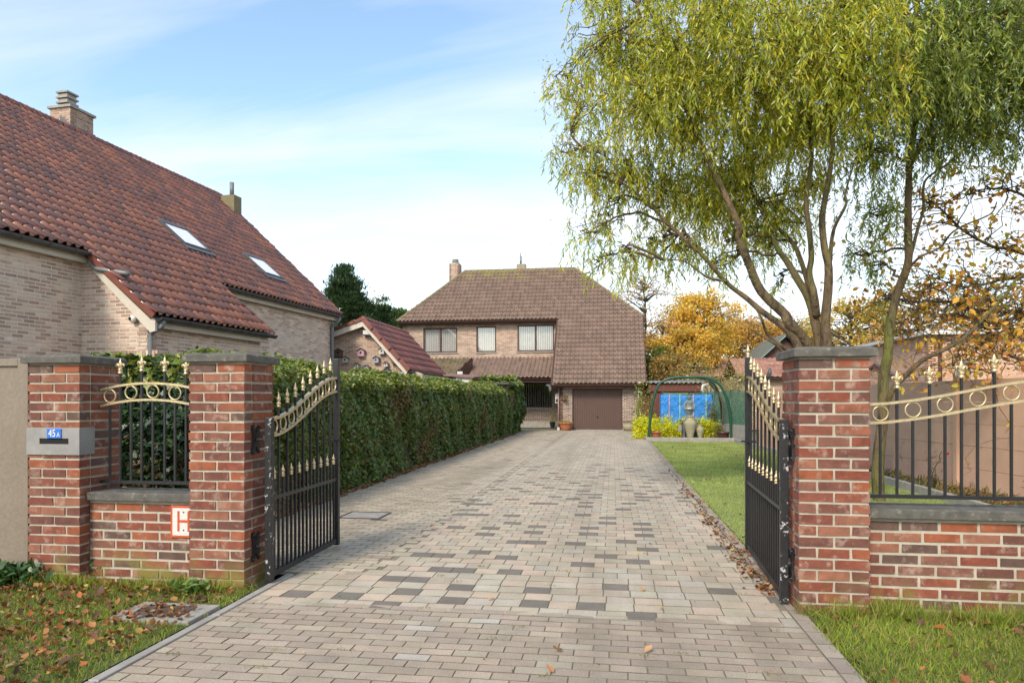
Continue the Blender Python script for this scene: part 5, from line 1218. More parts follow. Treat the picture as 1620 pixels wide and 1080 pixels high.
bg_tree('conifer_tree', 'smaller dark conifer leaning against the tall one on its far side', 570, 448, 600, 34, 1.4, con, 12000, .17, .18, 180, 1, .17)
bg_tree('conifer_tree', 'mid green conifer just left of the main house eaves', 606, 474, 590, 36, 1.3, ([(.05, .10, .035), (.07, .13, .045), (.035, .07, .03)], [3, 3, 2]), 7000, .22, .16, 100, 1, .17)
bg_tree('conifer_tree', 'light green conifer partly behind the left eaves of the main house', 635, 480, 590, 38, 1.4, ([(.07, .12, .04), (.10, .16, .05)], [3, 2]), 6000, .22, .16, 90, 1, .17)
bg_tree('autumn_tree', 'thin pinkish autumn tree seen between the dark conifers', 590, 470, 560, 44, 1.3, ([(.35, .22, .15), (.42, .25, .14)], [1, 1]), 700, .16, .1, 26)
gold = ([(.56, .37, .06), (.62, .45, .09), (.50, .28, .06), (.44, .38, .08), (.56, .32, .08)], [4, 3, 2, 2, 2])
rust = ([(.48, .26, .12), (.56, .32, .12), (.38, .20, .11), (.52, .38, .18)], [3, 3, 2, 2])
bg_tree('oak_tree', 'golden yellow oak with layered crown between main house and gate', 1112, 462, 572, 40, 2.1, gold, 9000, .17, .3, 70, 0, .30)
bg_tree('oak_tree', 'low wide golden oak crown behind the swing frame', 1088, 522, 580, 37, 2.0, gold, 7500, .17, .25, 55, 0, .26)
bg_tree('oak_tree', 'orange brown oak above the grey gabled roof', 1195, 505, 578, 44, 2.6, ([(.58, .34, .07), (.52, .27, .08), (.46, .33, .08)], [3, 3, 2]), 5200, .18, .25, 60, 0, .34)
bg_tree('oak_tree', 'sparse rust coloured tree top right of the golden oak', 1165, 492, 560, 50, 2.4, rust, 2600, .18, .2, 55, 0, .4)
bg_tree('autumn_tree', 'sparse bare-twigged tree rising right beside the main house roof', 1020, 432, 560, 46, 2.3, rust, 1300, .16, .2, 60, 0, .45)
bg_tree('autumn_tree', 'rust coloured thin tree close beside the main house corner', 1048, 505, 600, 38, 1.5, rust, 2600, .15, .16, 45, 0, .3)
bg_tree('leafy_tree', 'green and yellow tree directly beside the main house wall', 1034, 548, 618, 33.5, 1.0, ([(.10, .16, .04), (.14, .19, .04), (.30, .24, .05), (.07, .11, .035)], [3, 3, 1.5, 2]), 6000, .13, .14, 50, 0, .22)
bg_tree('leafy_tree', 'small orange and green tree overhanging the plank shed', 1062, 562, 610, 32, .9, ([(.36, .20, .06), (.20, .20, .05), (.42, .24, .07)], [3, 2, 2]), 3200, .12, .12, 36, 0, .2)
bg_tree('oak_tree', 'yellow green oak seen between the willow trunks', 1345, 478, 578, 40, 2.9, ([(.56, .38, .06), (.42, .36, .07), (.58, .30, .06), (.30, .30, .06)], [3, 3, 2, 2]), 7500, .18, .25, 70, 0, .33)
bg_tree('oak_tree', 'brown orange tree beyond the brick pier and the willow', 1262, 500, 575, 46, 2.4, rust, 2600, .18, .2, 50, 0, .38)
bg_tree('autumn_tree', 'bare twiggy tree behind the darker willow trunk', 1455, 440, 590, 30, 2.2, rust, 900, .14, .16, 75, 0, .4)
bg_tree('autumn_tree', 'bare twiggy tree above the pink brick house roof', 1560, 430, 560, 34, 2.8, rust, 900, .14, .18, 80, 0, .45)

# ------------------------------------------------------------ concrete panel fence and mesh fence
FP = [(5.62, 7.4), (4.14, 20.3)]
t = thing('concrete_fence', 'pink concrete panel fence behind the flower bed and iron fence', 'fence', (4.9, 13.5, 0))
fa, fb = V((5.80, 6.0, 0)), V((4.14, 20.3, 0)); fd = (fb - fa); fL = fd.length; fd.normalize(); fn = V((-fd.y, fd.x, 0))
nb = 8; bay = fL / nb; stp = .0
for i in range(nb + 1):
    p = fa + fd * bay * i; mb = MB(); mb.obox(p + fn * .015 + V((0, 0, .83)), fd * .05, fn * .06, V((0, 0, .83))); mb.build('post', m_pinkc, t, bevel=.008)
for i in range(nb):
    for k in range(5):
        p = fa + fd * bay * (i + .5); z0 = -.03 + k * .325; mb = MB(); mb.obox(p + V((0, 0, z0 + .162)), fd * (bay / 2 - .055), fn * (.025 + R.uniform(-.001, .001)), V((0, 0, .1605))); mb.build('panel', m_pinkc, t, bevel=.004)
t = thing('mesh_fence', 'green mesh screen fence with posts on a low concrete base', 'fence', (3.7, 23.5, 0))
ma, mb_ = V((3.95, 21.2, 0)), V((2.9, 27.5, 0)); q = V((1.9, 27.6, 0)); segs = [(ma, mb_, 4), (mb_, q, 1)]
m_net, nt_, b_ = nodes('green_net'); b_.inputs['Base Color'].default_value = (.10, .24, .17, 1); b_.inputs['Roughness'].default_value = .7
tr = nt_.nodes.new('ShaderNodeBsdfTransparent'); mx = nt_.nodes.new('ShaderNodeMixShader'); mx.inputs[0].default_value = .5
nt_.links.new(tr.outputs[0], mx.inputs[1]); nt_.links.new(b_.outputs[0], mx.inputs[2]); nt_.links.new(mx.outputs[0], nt_.nodes['Material Output'].inputs['Surface'])
for a, b, n in segs:
    d = (b - a) / n
    for i in range(n + 1):
        p = a + d * i; mb = MB(); mb.tube([p, p + V((0, 0, 1.62))], .03, 8); mb.build('post', m_greenp, t)
    for i in range(n):
        mb = MB(); p, r_ = a + d * i, a + d * (i + 1); mb.bar((p + r_) / 2 - d * .47 + V((0, 0, 1.05)), (p + r_) / 2 + d * .47 + V((0, 0, 1.05)), .008, 1.05); mb.build('net', m_net, t)
        mb = MB(); mb.bar(p + V((0, 0, .26)), r_ + V((0, 0, .26)), .05, .54); mb.build('base_board', m_kerb, t)
# rose and bed plants
def shrub(label, c, r, n, ls, cols, name='shrub', cat='shrub', mat=None, stems=14, tm=T_KITE, flowers=None):
    c = V(c); t = thing(name, label, cat, (c.x, c.y, 0)); mb = MB(); tips = []
    for i in range(stems):
        q = c + V((R.gauss(0, .45) * r[0], R.gauss(0, .45) * r[1], R.uniform(.1, 1) * r[2])); e = twig_to(mb, V((c.x + R.gauss(0, .1) * r[0], c.y + R.gauss(0, .1) * r[1], 0)), q, .010, .003, .03, 4); tips += e[3:]
    mb.build('stems', m_gbark, t)
    k = np.array([tuple(p) for p in tips]); P = k[G.choice(len(k), n)] + G.normal(0, .16, (n, 3)) * np.array(r); P[:, 2] = np.abs(P[:, 2])
    D = rsph(n); D[:, 2] += .5; s = G.uniform(.6, 1.2, n) * ls
    cards('leaves', P, D, rsph(n), s, s * .45, tm, pal(n, cols[0], cols[1], .25), mat or m_leaf, t)
    if flowers:
        for fc, nf, fs in flowers:
            for i in range(nf):
                p = R.choice(tips) + V((R.gauss(0, .03), -.05 - R.random() * .2, .05)); mb = MB(); mb.lathe(p, [(fs * .2, 0), (fs * .7, fs * .3), (fs, fs * .8), (fs * .6, fs * 1.0), (fs * .1, fs * .9)], 8); mb.build('flower', fc, t)
    return t
m_fw = M('white_petals', (.75, .70, .62), (.7, .62, .5), 20, rough=.7, bump=0); m_fr = M('red_petals', (.55, .02, .03), (.45, .01, .02), 20, rough=.6, bump=0)
yel = ([(.62, .60, .03), (.72, .66, .04), (.44, .48, .035), (.30, .38, .04)], [4, 3, 3, 1])
gp = lambda u, v: onp(u, v, (0, 0, 0), (0, 0, 1))
BY = 1430 / 65
for i, (u, dy, r, h) in enumerate(((1016, 1.6, .38, .62), (1036, 1.5, .42, .62), (1058, 1.6, .42, .66), (1076, 1.8, .36, .62), (1112, 1.7, .40, .62), (1128, 1.9, .36, .52))):
    p = at(u, 680, BY + dy); shrub(['bright yellow shrub at the paving corner by the green frame', 'bright yellow shrub just inside the left leg of the green frame', 'bright yellow shrub left of the fountain', 'yellow shrub touching the fountain pedestal on the garage side', 'yellow shrub right of the tall stone urn', 'smaller yellow shrub behind the brown bowl planter'][i], (p.x, p.y, 0), (r, r * .9, h), 2000, .075, yel, 'yellow_shrub', stems=26, tm=T_WIL)
p = at(1141, 680, BY + 1.5); shrub('olive green and brown shrub near the bowl planter', (p.x, p.y, 0), (.3, .3, .5), 1200, .07, ([(.20, .22, .06), (.26, .20, .09)], [2, 1]))
p = at(1136, 680, BY + 2.4); shrub('round dry hydrangea shrub against the tarpaulin end', (p.x, p.y, 0), (.40, .4, 1.15), 2600, .09, ([(.26, .23, .13), (.34, .25, .17), (.20, .21, .07)], [2, 2, 2]), stems=30)
p = at(1163, 680, BY + 2.6); shrub('green climber shrub on the mesh fence', (p.x, p.y, 0), (.35, .3, 1.5), 1500, .08, ([(.14, .18, .05), (.20, .21, .07)], [2, 1]), stems=20)
rosec = ([(.36, .34, .14), (.46, .38, .18), (.26, .29, .10), (.40, .28, .16)], [3, 3, 2, 2])
for u, Y, r, h, lab in ((1075, 30.5, 1.1, 2.9, 'pale rambling rose bush with white flowers behind the plank shed'), (1125, 29.0, 1.3, 3.0, 'big rambling rose bush with many white blooms above the mesh fence'), (1160, 27.5, 1.0, 2.6, 'rambling rose bush at the green gate end of the mesh fence')):
    p = at(u, 600, Y); shrub(lab, (p.x, Y, 0), (r, .6, h), 5200, .08, rosec, 'rose_bush', 'rose bush', stems=60, flowers=[(m_fw, 16, .06)])
p = at(1016, 640, 27); shrub('leggy climbing rose with pale blooms by the garage corner', (p.x, 27, 0), (.35, .3, 1.9), 700, .09, ([(.30, .34, .06), (.24, .28, .06)], [1, 1]), 'rose_bush', 'rose bush', stems=14, flowers=[(m_fw, 5, .06)])
for i, (x, y) in enumerate(((4.95, 8.6), (4.8, 11.2))):
    shrub(['dry rose stems with a red bloom under the pink wall, nearer the iron fence', 'thin rose plant with a single red bloom near the willow trunk'][i], (x, y, 0), (.22, .2, .75 - .1 * i), 60, .05, ([(.14, .17, .06), (.2, .15, .08)], [1, 1]), 'rose_bush', 'rose bush', stems=6, flowers=[(m_fr, 1 + (i == 0), .035)])
P = U(2600, 4.45, 5.8, 5.5, 20.5); P = P[P[:, 0] < 6.45 - P[:, 1] * .12]; n = len(P); D = rsph(n); D[:, 2] = np.abs(D[:, 2]) + .6
cards('bed_plants', P, D, rsph(n), G.uniform(.05, .16, n), .02, T_WIL, pal(n, [(.13, .16, .05), (.20, .12, .06), (.28, .17, .08), (.22, .24, .07)], None, .25), m_leaf, None, (4.9, 12, 0), kind='stuff')

# ------------------------------------------------------------ raised bed with swing frame, fountain, pots
g = gp(1022, 697); yb = g.y; xb0 = g.x; xb1 = at(1172, 697, yb).x
t = thing('raised_bed_edge', 'low brown edging around the gravel bed with fountain', 'bed edging', (xb0, yb, 0))
mb = MB(); mb.box((xb0, yb, -.03), (xb1, yb + .12, .11)); mb.build('front_edge', m_kerb, t, bevel=.01)
mb = MB(); mb.box((xb0, yb + .122, -.03), (xb0 + .10, yb + 5.5, .11)); mb.build('side_edge', m_kerb, t, bevel=.01)
mb = MB(); mb.box((xb1 - .3, yb + .25, -.03), (xb1 + .5, yb + .5, .24)); mb.build('block', m_kerb, t, bevel=.01)
mb = MB(); mb.add([(xb0 + .1, yb + .12, .06), (xb1 + .3, yb + .12, .06), (xb1 + .3, yb + 5.5, .06), (xb0 + .1, yb + 5.5, .06)], [(0, 1, 2, 3)]); mb.build('gravel_bed', M('bed_gravel', (.30, .25, .18), (.16, .12, .08), 25, rough=.95, bump=.8, bsc=50, bd=.02), base=(xb0, yb, 0), kind='structure')
ys = yb + .18
t = thing('swing_frame', 'green tubular arched swing frame over the fountain', 'swing frame', (at(1090, 690, ys).x, ys, 0))
for dy, off in ((0, 0), (1.5, 0)):
    l, r_ = at(1026, 690, ys).x, at(1157, 690, ys).x; zt = at(1090, 596.5, ys).z; w = r_ - l
    pts = [(l, .05), (l + .06, .7), (l + .14, 1.25), (l + .32, zt - .24), (l + .62, zt - .05), (l + .95, zt), ((l + r_) / 2, zt), (r_ - .95, zt), (r_ - .62, zt - .06), (r_ - .32, zt - .28), (r_ - .12, 1.25), (r_ - .03, .7), (r_, .05)]
    if dy: pts = [(x, z) for x, z in pts][7:]; pts = [((l + r_) / 2 + .6, zt)] + pts
    mb = MB(); mb.tube(curve([V((x - (0.1 if dy else 0), ys + dy * min(1, 1 - (z - .05) / (zt + .01) * .85 if dy else 0), z)) for x, z in pts], 4), .045 if not dy else .035, 10); mb.build('tube_arch', m_greenp, t)
mb = MB(); pts = curve([V((r_ - .75, ys + .25, zt - .05)), V((r_ - .45, ys + .3, zt - .4)), V((r_ - .22, ys + .35, 1.2)), V((r_ - .2, ys + .4, .5))], 5); mb.tube(pts, .03, 6)
mb.build('climber_stem', m_gbark, t)
# fountain
f = at(1092, 690, yb + .65); fy = yb + .65; px = f.x
t = thing('garden_fountain', 'grey stone garden fountain topped by a small figure', 'fountain', (px, fy, 0))
zs_ = at(1092, 665, fy).z; sl = at(1077, 665, fy).x; sr = at(1106, 665, fy).x
mb = MB(); mb.box((sl + .06, fy, .06), (sl + .14, fy + .35, zs_ - .03)); mb.box((sr - .14, fy, .06), (sr - .06, fy + .35, zs_ - .03)); mb.box((sl + .14, fy + .12, .06), (sr - .14, fy + .33, zs_ - .03)); mb.build('pedestal', M('fountain_stone', (.13, .135, .14), (.08, .08, .085), 9, rough=.85, bump=.3), t, bevel=.01)
mb = MB(); mb.box((sl, fy - .06, zs_ - .03), (sr, fy + .4, zs_ + .015)); mb.build('slab', m_stone, t, bevel=.008)
sx, sy = px - .02, fy + .16; m_st = M('patinated_statue', (.12, .15, .14), (.22, .24, .21), 14, rough=.8, bump=.3)
mb = MB(); mb.lathe((sx, sy, zs_ + .015), [(.13, 0), (.13, .04), (.09, .06), (.10, .08), (.075, .11), (.07, .17), (.12, .24), (.15, .30), (.15, .36), (.12, .42), (.09, .46), (.10, .50), (.12, .55), (.11, .60), (.055, .645), (.045, .66)], 16, 1, .8)
mb.lathe((sx, sy - .01, zs_ + .665), [(.03, 0), (.06, .02), (.078, .06), (.08, .10), (.062, .14), (.02, .165)], 14, .95, 1); 
for s in (-1, 1): mb.tube([(sx + s * .10, sy, zs_ + .60), (sx + s * .17, sy - .02, zs_ + .48), (sx + s * .15, sy - .08, zs_ + .38), (sx + s * .04, sy - .13, zs_ + .36)], [.035, .034, .03, .028], 8)
mb.tube([(sx, sy - .08, zs_ + .74), (sx, sy - .10, zs_ + .725)], [.014, .008], 6)
mb.build('figure', m_st, t)
mb = MB(); mb.lathe((sx, sy - .13, zs_ + .345), [(.03, 0), (.075, .03), (.08, .06), (.07, .06)], 12); mb.build('shell', m_white, t)
for s, uu in ((0, 1075.5), (1, 1102)):
    p = at(uu, 677, fy - .05); mb = MB(); mb.box((p.x - .055, fy - .1, p.z - .1), (p.x + .055, fy + .02, p.z + .1)); mb.build('side_box', m_grey_stone, t, bevel=.008)
def urn(label, u, v, Y, s, name='stone_urn', handles=True):
    p = at(u, v, Y); p.z = .06; t = thing(name, label, 'urn', p)
    pf = [(.10, 0), (.11, .03), (.13, .15), (.19, .38), (.225, .52), (.22, .60), (.16, .68), (.11, .72), (.105, .78), (.13, .80), (.13, .83), (.10, .83)]
    mb = MB(); mb.lathe(p, [(r * s, z * s) for r, z in pf], 20); mb.build('body', m_olive, t)
    if handles:
        for sg in (-1, 1): mb = MB(); mb.tube(curve([p + V((sg * .13 * s, 0, .76 * s)), p + V((sg * .24 * s, 0, .73 * s)), p + V((sg * .25 * s, 0, .62 * s)), p + V((sg * .2 * s, 0, .55 * s))], 4), .018 * s, 8); mb.build('handle', m_olive, t)
urn('tall two-handled pale stone urn in front of the fountain', 1092, 694, yb + .25, .88)
urn('short round pale stone jar beside the tall urn', 1107.5, 694, yb + .3, .54, 'stone_jar', False)
def bowl(label, u, Y, r, h, mat, cols):
    p = at(u, 690, Y); p.z = .06; t = thing('plant_pot', label, 'plant pot', p)
    mb = MB(); mb.lathe(p, [(r * .72, 0), (r * .85, h * .5), (r * .95, h * .8), (r * 1.08, h * .82), (r * 1.08, h), (r * .96, h), (r * .9, h * .85)], 20); mb.build('pot', mat, t)
    mb = MB(); mb.lathe(p + V((0, 0, h * .88)), [(r * .9, -.02), (r * .9, 0)], 14); mb.build('soil', m_soil, t)
bowl('orange terracotta bowl planter at the left leg of the frame', 1037.5, yb + .4, .17, .22, m_terra, None)
bowl('dark brown glazed bowl planter near the right leg of the frame', 1144, yb + .45, .19, .22, m_brownpot, None)
# tarpaulin-covered stack
yt = 24.6; A, B = at(1045.5, 660, yt), at(1129, 660, yt); zt = at(1087, 625, yt).z; z0 = .25
t = thing('tarpaulin_stack', 'stack covered by bright blue tarpaulin tied with coloured straps', 'tarpaulin', ((A.x + B.x) / 2, yt + .3, 0))
nx, nz = 46, 18; mb = MB(); vs = []; dd = .6
def fold(x, z): return .008 * math.sin(x * 9 + z * 14) + .007 * math.sin(x * 15 - z * 21) + .006 * math.sin(x * 33 + z * 23) + .006 * math.sin(z * 41 - x * 27)
ring_ = []
for i in range(nx + 1):
    f_ = i / nx; x = lerp(A.x, B.x, f_); droop = .02 * math.sin(f_ * 9) - .0 * f_
    col = []
    for k in range(nz + 1):
        z = lerp(z0 + .03 * math.sin(f_ * 20), zt + droop, k / nz); xr = x + (.06 * (k / nz) * -1 if i == nx else 0) + (.05 * math.sin(z * 7) if i == nx else 0)
        col.append((xr, yt - fold(x, z) - .02, z))
    col += [(x, yt + dd * j / 3, zt + droop + .01 * math.sin(x * 11 + j)) for j in (1, 2, 3)]; col += [(x, yt + dd + .01, z0)]
    vs += col
K = nz + 5; mb.smooth = True; mb.add(vs, [(i * K + k, (i + 1) * K + k, (i + 1) * K + k + 1, i * K + k + 1) for i in range(nx) for k in range(K - 1)])
mb.smooth = False
for i in (0, nx): mb.add([vs[i * K + k] for k in range(K)], [tuple(range(K))])
mb.build('tarpaulin', m_tarp, t)
mb = MB(); mb.box((A.x + .08, yt + .05, .06), (B.x - .1, yt + .5, z0 + .1)); mb.build('stack', m_gbark, t)
for u, m_ in ((1059, m_pink_strap), (1075.5, m_green_strap), (1097, m_pink_strap), (1117, m_green_strap)):
    x = at(u, 640, yt - .05).x; mb = MB(); mb.sweep([(x, yt - .055 - fold(x, z), z) for z in [z0 + i * (zt + .03 - z0) / 10 for i in range(11)]] + [(x, yt + .6, zt + .03)], (1, 0, 0), .035, .008); mb.build('strap', m_, t)
# plank shed with corrugated roof and plank gate
ysd = 28.6; A, B = at(1030, 640, ysd), at(1110, 640, ysd); zt = at(1070, 607, ysd).z
t = thing('plank_shed', 'red brown plank shed with corrugated roof behind the tarpaulin', 'shed', ((A.x + B.x) / 2, ysd + 1, 0))
mb = MB(); x = A.x
while x < B.x: mb.box((x, ysd + R.uniform(0, .006), 0), (min(x + .098, B.x), ysd + .03, zt - .28)); x += .105
mb.box((A.x, ysd + .012, 0), (B.x, ysd + .05, zt)); mb.build('plank_wall', m_rwood, t)
mb = MB(); mb.box((A.x - .1, ysd - .08, zt - .30), (B.x, ysd - .02, zt - .02)); mb.build('fascia', m_rwood, t)
mb = MB(); n = 44; pr_ = [(lerp(A.x - .15, B.x + .1, i / n), .028 * math.sin(i * 1.75)) for i in range(n + 1)]
mb.smooth = True; mb.add([(x, ysd - .2, zt + .07 + z) for x, z in pr_] + [(x, ysd + 2.4, zt + .2 + z) for x, z in pr_] + [(x, ysd - .2, zt + .045 + z) for x, z in pr_], [(i, i + 1, n + 2 + i, n + 1 + i) for i in range(n)] + [(2 * n + 2 + i, 2 * n + 3 + i, i + 1, i) for i in range(n)]); mb.build('corrugated_roof', m_pipe, t)
mb = MB(); mb.box((B.x - .04, ysd + .05, 0), (B.x, ysd + 2.3, zt)); mb.box((A.x, ysd + .05, 0), (A.x + .04, ysd + 2.3, zt)); mb.build('side_wall', m_rwood, t)
p = B + V((.02, -.15, 0)); mb = MB(); mb.tube(curve([(p.x + .22, ysd - .1, zt - .02), (p.x + .08, ysd - .14, zt - .06), (p.x - .02, ysd - .16, zt - .22), (p.x - .02, ysd - .16, .3)], 4), .05, 8); mb.build('downpipe', m_white, t)
yg = 29.9; A, B = at(1010.5, 640, yg), at(1030, 640, yg)
t = thing('plank_gate', 'brown plank side gate between garage wall and shed', 'gate', ((A.x + B.x) / 2, yg, 0))
mb = MB(); x = A.x
while x < B.x + .2: mb.box((x, yg + R.uniform(0, .008), 0), (x + .1, yg + .03, 1.62)); x += .106
mb.build('board_panel', m_rwood, t); mb = MB(); mb.box((A.x, yg - .03, 1.64), (B.x + .3, yg + .05, 1.9)); mb.build('top_board', m_rwood, t)
p = at(1012.5, 650, yg); mb = MB(); mb.box((p.x - .02, yg - .03, p.z - .1), (p.x + .02, yg - .002, p.z + .1)); mb.build('handle', m_white, t)

# ------------------------------------------------------------ buildings beyond
def gable_box(name, label, uA, uB, Y, vE, vR, roofm, wallm, dep=6, tiles_=True, wt=.2, rise=None, cat='house'):
    A, B = at(uA, vE, Y), at(uB, vE, Y); z = (A.z + B.z) / 2; t = thing(name, label, cat, ((A.x + B.x) / 2, Y + dep / 2, 0))
    Yr = Y + dep / 2; zr_ = at((uA + uB) / 2, vR, Yr).z
    mb = MB(); mb.box((A.x, Y + .25, 0), (B.x, Y + dep - .25, z - .02)); mb.build('wall', wallm, t)
    up = V((0, Yr - Y, zr_ - z)); L = up.length
    mb = MB(); tiles(mb, V((A.x - .1, Y, z)), (1, 0, 0), up, B.x - A.x + .2, L, .22, L / max(3, round(L / .33)), .04, .028); r_ = mb.build('roof', roofm, t)
    mb = MB(); mb.prism([(A.x - .1, Y + .02, z - .04), (B.x + .1, Y + .02, z - .04), (B.x + .1, Yr, zr_ - .05), (A.x - .1, Yr, zr_ - .05)], (0, 0, -.08)); mb.prism([(A.x - .1, Yr, zr_ - .02), (B.x + .1, Yr, zr_ - .02), (B.x + .1, Y + dep, z), (A.x - .1, Y + dep, z)], (0, 0, -.08)); mb.build('roof_deck', m_oridge, r_)
    mb = MB(); gutter(mb, (A.x - .1, Y - .06, z - .05), (B.x + .1, Y - .06, z - .05), .07); mb.build('gutter', m_zinc, t); return t
m_rt2 = M('orange_red_tile', island=[(.30, .15, .11), (.26, .13, .10), (.34, .18, .13)], sc=2, rough=.8, bump=.2)
gable_box('low_outbuilding', 'low building with orange red tiled roof seen past the open gate', 1172, 1256, 31, 595.5, 566.5, m_rt2, m_brown, 5, cat='building')
gable_box('low_outbuilding', 'faded red roofed building behind the rose bushes', 1085, 1170, 36, 596, 568, m_rt2, m_cream, 5, cat='building')
# grey roof with green verge, gable facing
Yh = 36; apx, l_, r2_ = at(1241, 530, Yh), at(1200, 567, Yh), at(1300, 580, Yh)
t = thing('grey_roofed_house', 'dark brick house with grey mossy roof and green bargeboard', 'house', (apx.x, Yh + 3, 0))
rr = apx.x + (apx.x - l_.x) * 1.2; zr2 = apx.z - (apx.z - l_.z) * 1.2
mb = MB(); mb.prism([(l_.x + .1, Yh, 0), (rr - .1, Yh, 0), (rr - .1, Yh, zr2), (apx.x, Yh, apx.z - .12), (l_.x + .1, Yh, l_.z)], (0, 6, 0)); mb.build('wall', m_dbrown, t)
bk = at(1187, 572, 40)
mb = MB(); mb.prism([(apx.x, Yh - .2, apx.z), (l_.x - .1, Yh - .2, l_.z - .1), (l_.x - .1, Yh + 6.2, l_.z - .1), (apx.x, Yh + 6.2, apx.z)], (-.06, 0, .06)); mb.prism([(apx.x, Yh - .2, apx.z), (rr, Yh - .2, zr2), (rr, Yh + 6.2, zr2), (apx.x, Yh + 6.2, apx.z)], (.05, 0, .05)); mb.build('roof', M('grey_slate_moss', (.16, .165, .15), (.12, .13, .09), 3, rough=.9, bump=.5, bsc=20), t)
mb = MB(); mb.bar((apx.x, Yh - .22, apx.z - .05), (l_.x - .1, Yh - .22, l_.z - .15), .05, .2, up=(0, 1, 0)); mb.build('bargeboard', M('verdigris', (.22, .32, .28), (.18, .27, .23), 4, rough=.7), t)
mb = MB(); mb.bar((apx.x, Yh - .22, apx.z - .05), (rr, Yh - .22, zr2 - .05), .05, .2, up=(0, 1, 0)); mb.build('bargeboard', m_black, t)
# pink brick house behind the concrete fence
Yp = 21; A, B = at(1468, 560, Yp), at(1900, 560, Yp); zt = at(1540, 529, Yp).z
t = thing('pink_brick_house', 'pale orange brick house with flat white eaves behind the pink fence', 'house', ((A.x + B.x) / 2, Yp + 3, 0))
wn = (at(1511, 560, Yp).x, at(1536, 560, Yp).x, at(1520, 600, Yp).z, at(1520, 568, Yp).z)
mb = MB(); brick_face(mb, (A.x, Yp, 0), (1, 0, 0), B.x - A.x, 1.2, zt, [(wn[0] - A.x, wn[1] - A.x, wn[2], wn[3])], bl=.19, co=.066, thick=.2); brick_face(mb, (A.x, Yp + 6, 0), (0, -1, 0), 6, 1.2, zt, bl=.19, co=.066)
mb.build('wall', [M('orange_brick', island=[(.60, .34, .22), (.54, .29, .18), (.66, .39, .26), (.58, .36, .25)], sc=3, rough=.9, bump=.3), M('pinkish_mortar', (.60, .46, .37), (.52, .40, .33), 3, rough=.95)], t)
mb = MB(); mb.box((A.x - .2, Yp - .25, zt), (B.x, Yp + 6.2, zt + .1)); mb.build('eaves', m_white, t)
mb = MB(); mb.box((wn[0], Yp + .05, wn[2]), (wn[1], Yp + .1, wn[3])); w_ = mb.build('window', m_kerb, t); mb = MB(); mb.box((wn[0] + .06, Yp + .04, wn[2] + .06), (wn[1] - .06, Yp + .05, wn[3] - .06)); mb.build('pane', M('dull_pane', (.10, .11, .10), (.16, .16, .14), 3, rough=.25, bump=0), w_)
x = at(1486, 580, Yp).x; mb = MB(); mb.tube([(x, Yp - .06, 1), (x, Yp - .06, zt)], .05, 8); mb.build('downpipe', m_wood, t)
gable_box('dark_roofed_house', 'house with purple brown roof glimpsed beside the darker willow trunk', 1366, 1428, 26, 590, 556, M('purple_tile', island=[(.27, .12, .13), (.23, .10, .11), (.30, .14, .15)], sc=2, rough=.7, bump=.1), m_brown, 4)
gable_box('dark_roofed_house', 'low building with dark grey roof left of the pink brick house', 1424, 1470, 23, 597, 575, M('dark_grey_tile', island=[(.10, .10, .11), (.08, .08, .09)], sc=2, rough=.8, bump=.2), m_zinc, 4)
# bird on a white pole
p = at(1216.5, 612, 17); t = thing('white_pole', 'thin white pole beside the pink fence with bird on top', 'pole', (p.x, 17, 0))
zt = at(1217, 600, 17).z; mb = MB(); mb.tube([(p.x, 17, 0), (p.x, 17, zt)], [.028, .016], 8); mb.build('shaft', m_white, t); mb = MB(); mb.tube([(p.x, 17, zt), (p.x, 17, zt + .02)], .03, 8); mb.build('cap', m_black, t)
mb = MB(); b0 = V((p.x + .01, 17, zt + .02))
mb.tube([b0 + V((-.045, 0, -.01)), b0 + V((-.02, 0, .05)), b0 + V((.0, 0, .11)), b0 + V((.01, 0, .17)), b0 + V((.012, 0, .205)), b0 + V((.014, 0, .235)), b0 + V((.0, 0, .25))], [.012, .035, .052, .045, .028, .030, .012], 10)
mb.tube([b0 + V((.02, 0, .232)), b0 + V((.055, 0, .225))], [.01, .002], 6)
mb.build('bird', m_zinc, base=(p.x, 17, zt + .02), label='small dark bird perched on the thin white pole', cat='bird')
# ------------------------------------------------------------ camera, sky, sun
cam = bpy.data.cameras.new('camera'); co = bpy.data.objects.new('camera', cam); COL.objects.link(co)
cam.sensor_width = 36; cam.lens = F / 1620 * 36; cam.shift_y = (HZ - 540) / 1620; cam.clip_end = 2000; cam.clip_start = .05
co.location = (0, 0, H); co.rotation_euler = (math.pi / 2, 0, TH); SC.camera = co
SUN_EL, SUN_AZ = math.radians(40), math.radians(198)   # azimuth clockwise from +Y
w = bpy.data.worlds.new('World'); SC.world = w; w.use_nodes = True; nt = w.node_tree
bg = nt.nodes['Background']; bg.inputs['Strength'].default_value = .15
sk = nt.nodes.new('ShaderNodeTexSky'); sk.sky_type = 'NISHITA'; sk.sun_disc = False; sk.sun_elevation = SUN_EL; sk.sun_rotation = SUN_AZ
sk.air_density = 1.0; sk.dust_density = 1.0; sk.ozone_density = 1.6
tc = nt.nodes.new('ShaderNodeTexCoord'); sep = nt.nodes.new('ShaderNodeSeparateXYZ'); nt.links.new(tc.outputs['Generated'], sep.inputs[0])
zc_ = math_(nt, 'MAXIMUM', sep.outputs['Z'], .02)
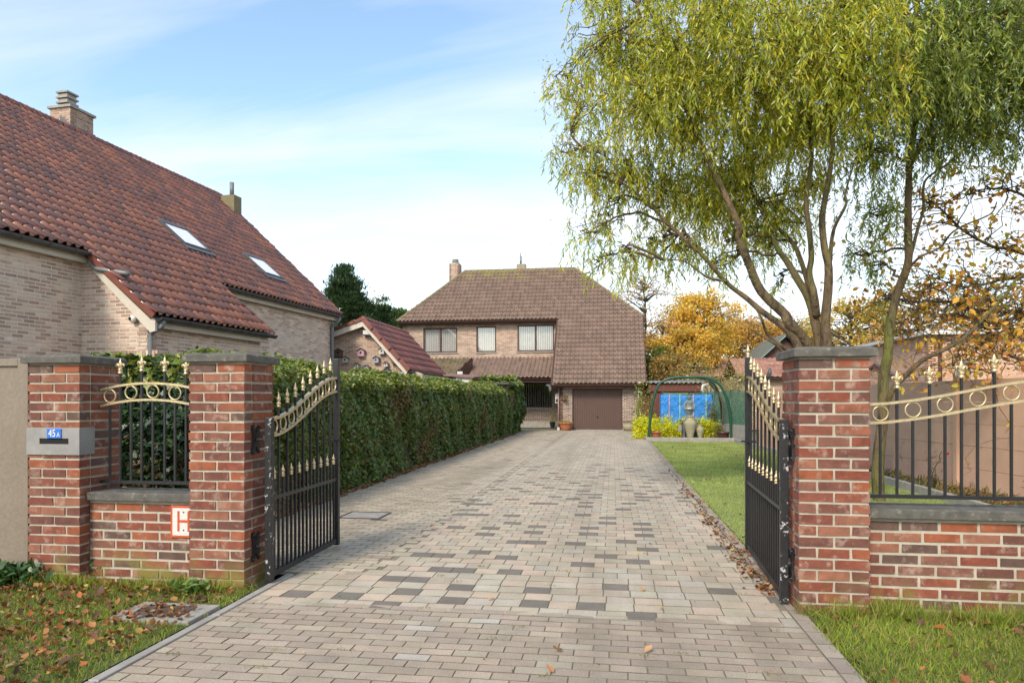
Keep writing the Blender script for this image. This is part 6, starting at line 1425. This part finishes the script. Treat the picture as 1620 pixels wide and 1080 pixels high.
# project direction onto a cloud layer so streaks shrink towards the horizon
dv = math_(nt, 'ADD', zc_, .18)
cx = math_(nt, 'DIVIDE', sep.outputs['X'], dv); cy = math_(nt, 'DIVIDE', sep.outputs['Y'], dv)
cmb = nt.nodes.new('ShaderNodeCombineXYZ'); nt.links.new(cx, cmb.inputs[0]); nt.links.new(cy, cmb.inputs[1])
mp = nt.nodes.new('ShaderNodeMapping'); mp.inputs['Rotation'].default_value = (0, 0, math.radians(-62)); mp.inputs['Scale'].default_value = (.55, 2.2, 1); mp.inputs['Location'].default_value = (1.3, .4, 0)
nt.links.new(cmb.outputs[0], mp.inputs['Vector'])
n1 = noise(nt, mp.outputs['Vector'], 1.1, 8, .58, .6); n2 = noise(nt, cmb.outputs[0], .55, 4, .5, .3)
cl = math_(nt, 'ADD', math_(nt, 'MULTIPLY', n1, .6), math_(nt, 'MULTIPLY', n2, .55))
hz = nt.nodes.new('ShaderNodeMapRange'); nt.links.new(sep.outputs['Z'], hz.inputs[0]); hz.inputs[1].default_value = 0; hz.inputs[2].default_value = .5; hz.inputs[3].default_value = .30; hz.inputs[4].default_value = 0.0
ex = math_(nt, 'MULTIPLY_ADD', sep.outputs['X'], .10, hz.outputs[0])
cl = math_(nt, 'ADD', cl, ex)
cf = ramp(nt, cl, [(.50, 0.0), (.66, .35), (.95, 1.0)])
CLOUD = (4.85, 4.85, 4.85)
skb = mix(nt, 1.0, sk.outputs[0], (1.36, 1.35, 1.22), 'MULTIPLY')
skc = mix(nt, cf, skb, CLOUD)
nt.links.new(skc, bg.inputs['Color'])
sl = bpy.data.lights.new('sun', 'SUN'); so = bpy.data.objects.new('sun', sl); COL.objects.link(so)
sl.energy = 2.0; sl.angle = math.radians(13); sl.color = (1, .88, .72)
dsun = V((math.sin(SUN_AZ) * math.cos(SUN_EL), math.cos(SUN_AZ) * math.cos(SUN_EL), math.sin(SUN_EL)))
so.rotation_euler = dsun.to_track_quat('Z', 'Y').to_euler()
SC.view_settings.view_transform = 'Standard'; SC.view_settings.look = 'None'; SC.view_settings.exposure = 0.78; SC.view_settings.gamma = 1
SC.render.engine = 'CYCLES'
SC.cycles.use_denoising = True; SC.cycles.max_bounces = 6; SC.cycles.transparent_max_bounces = 12
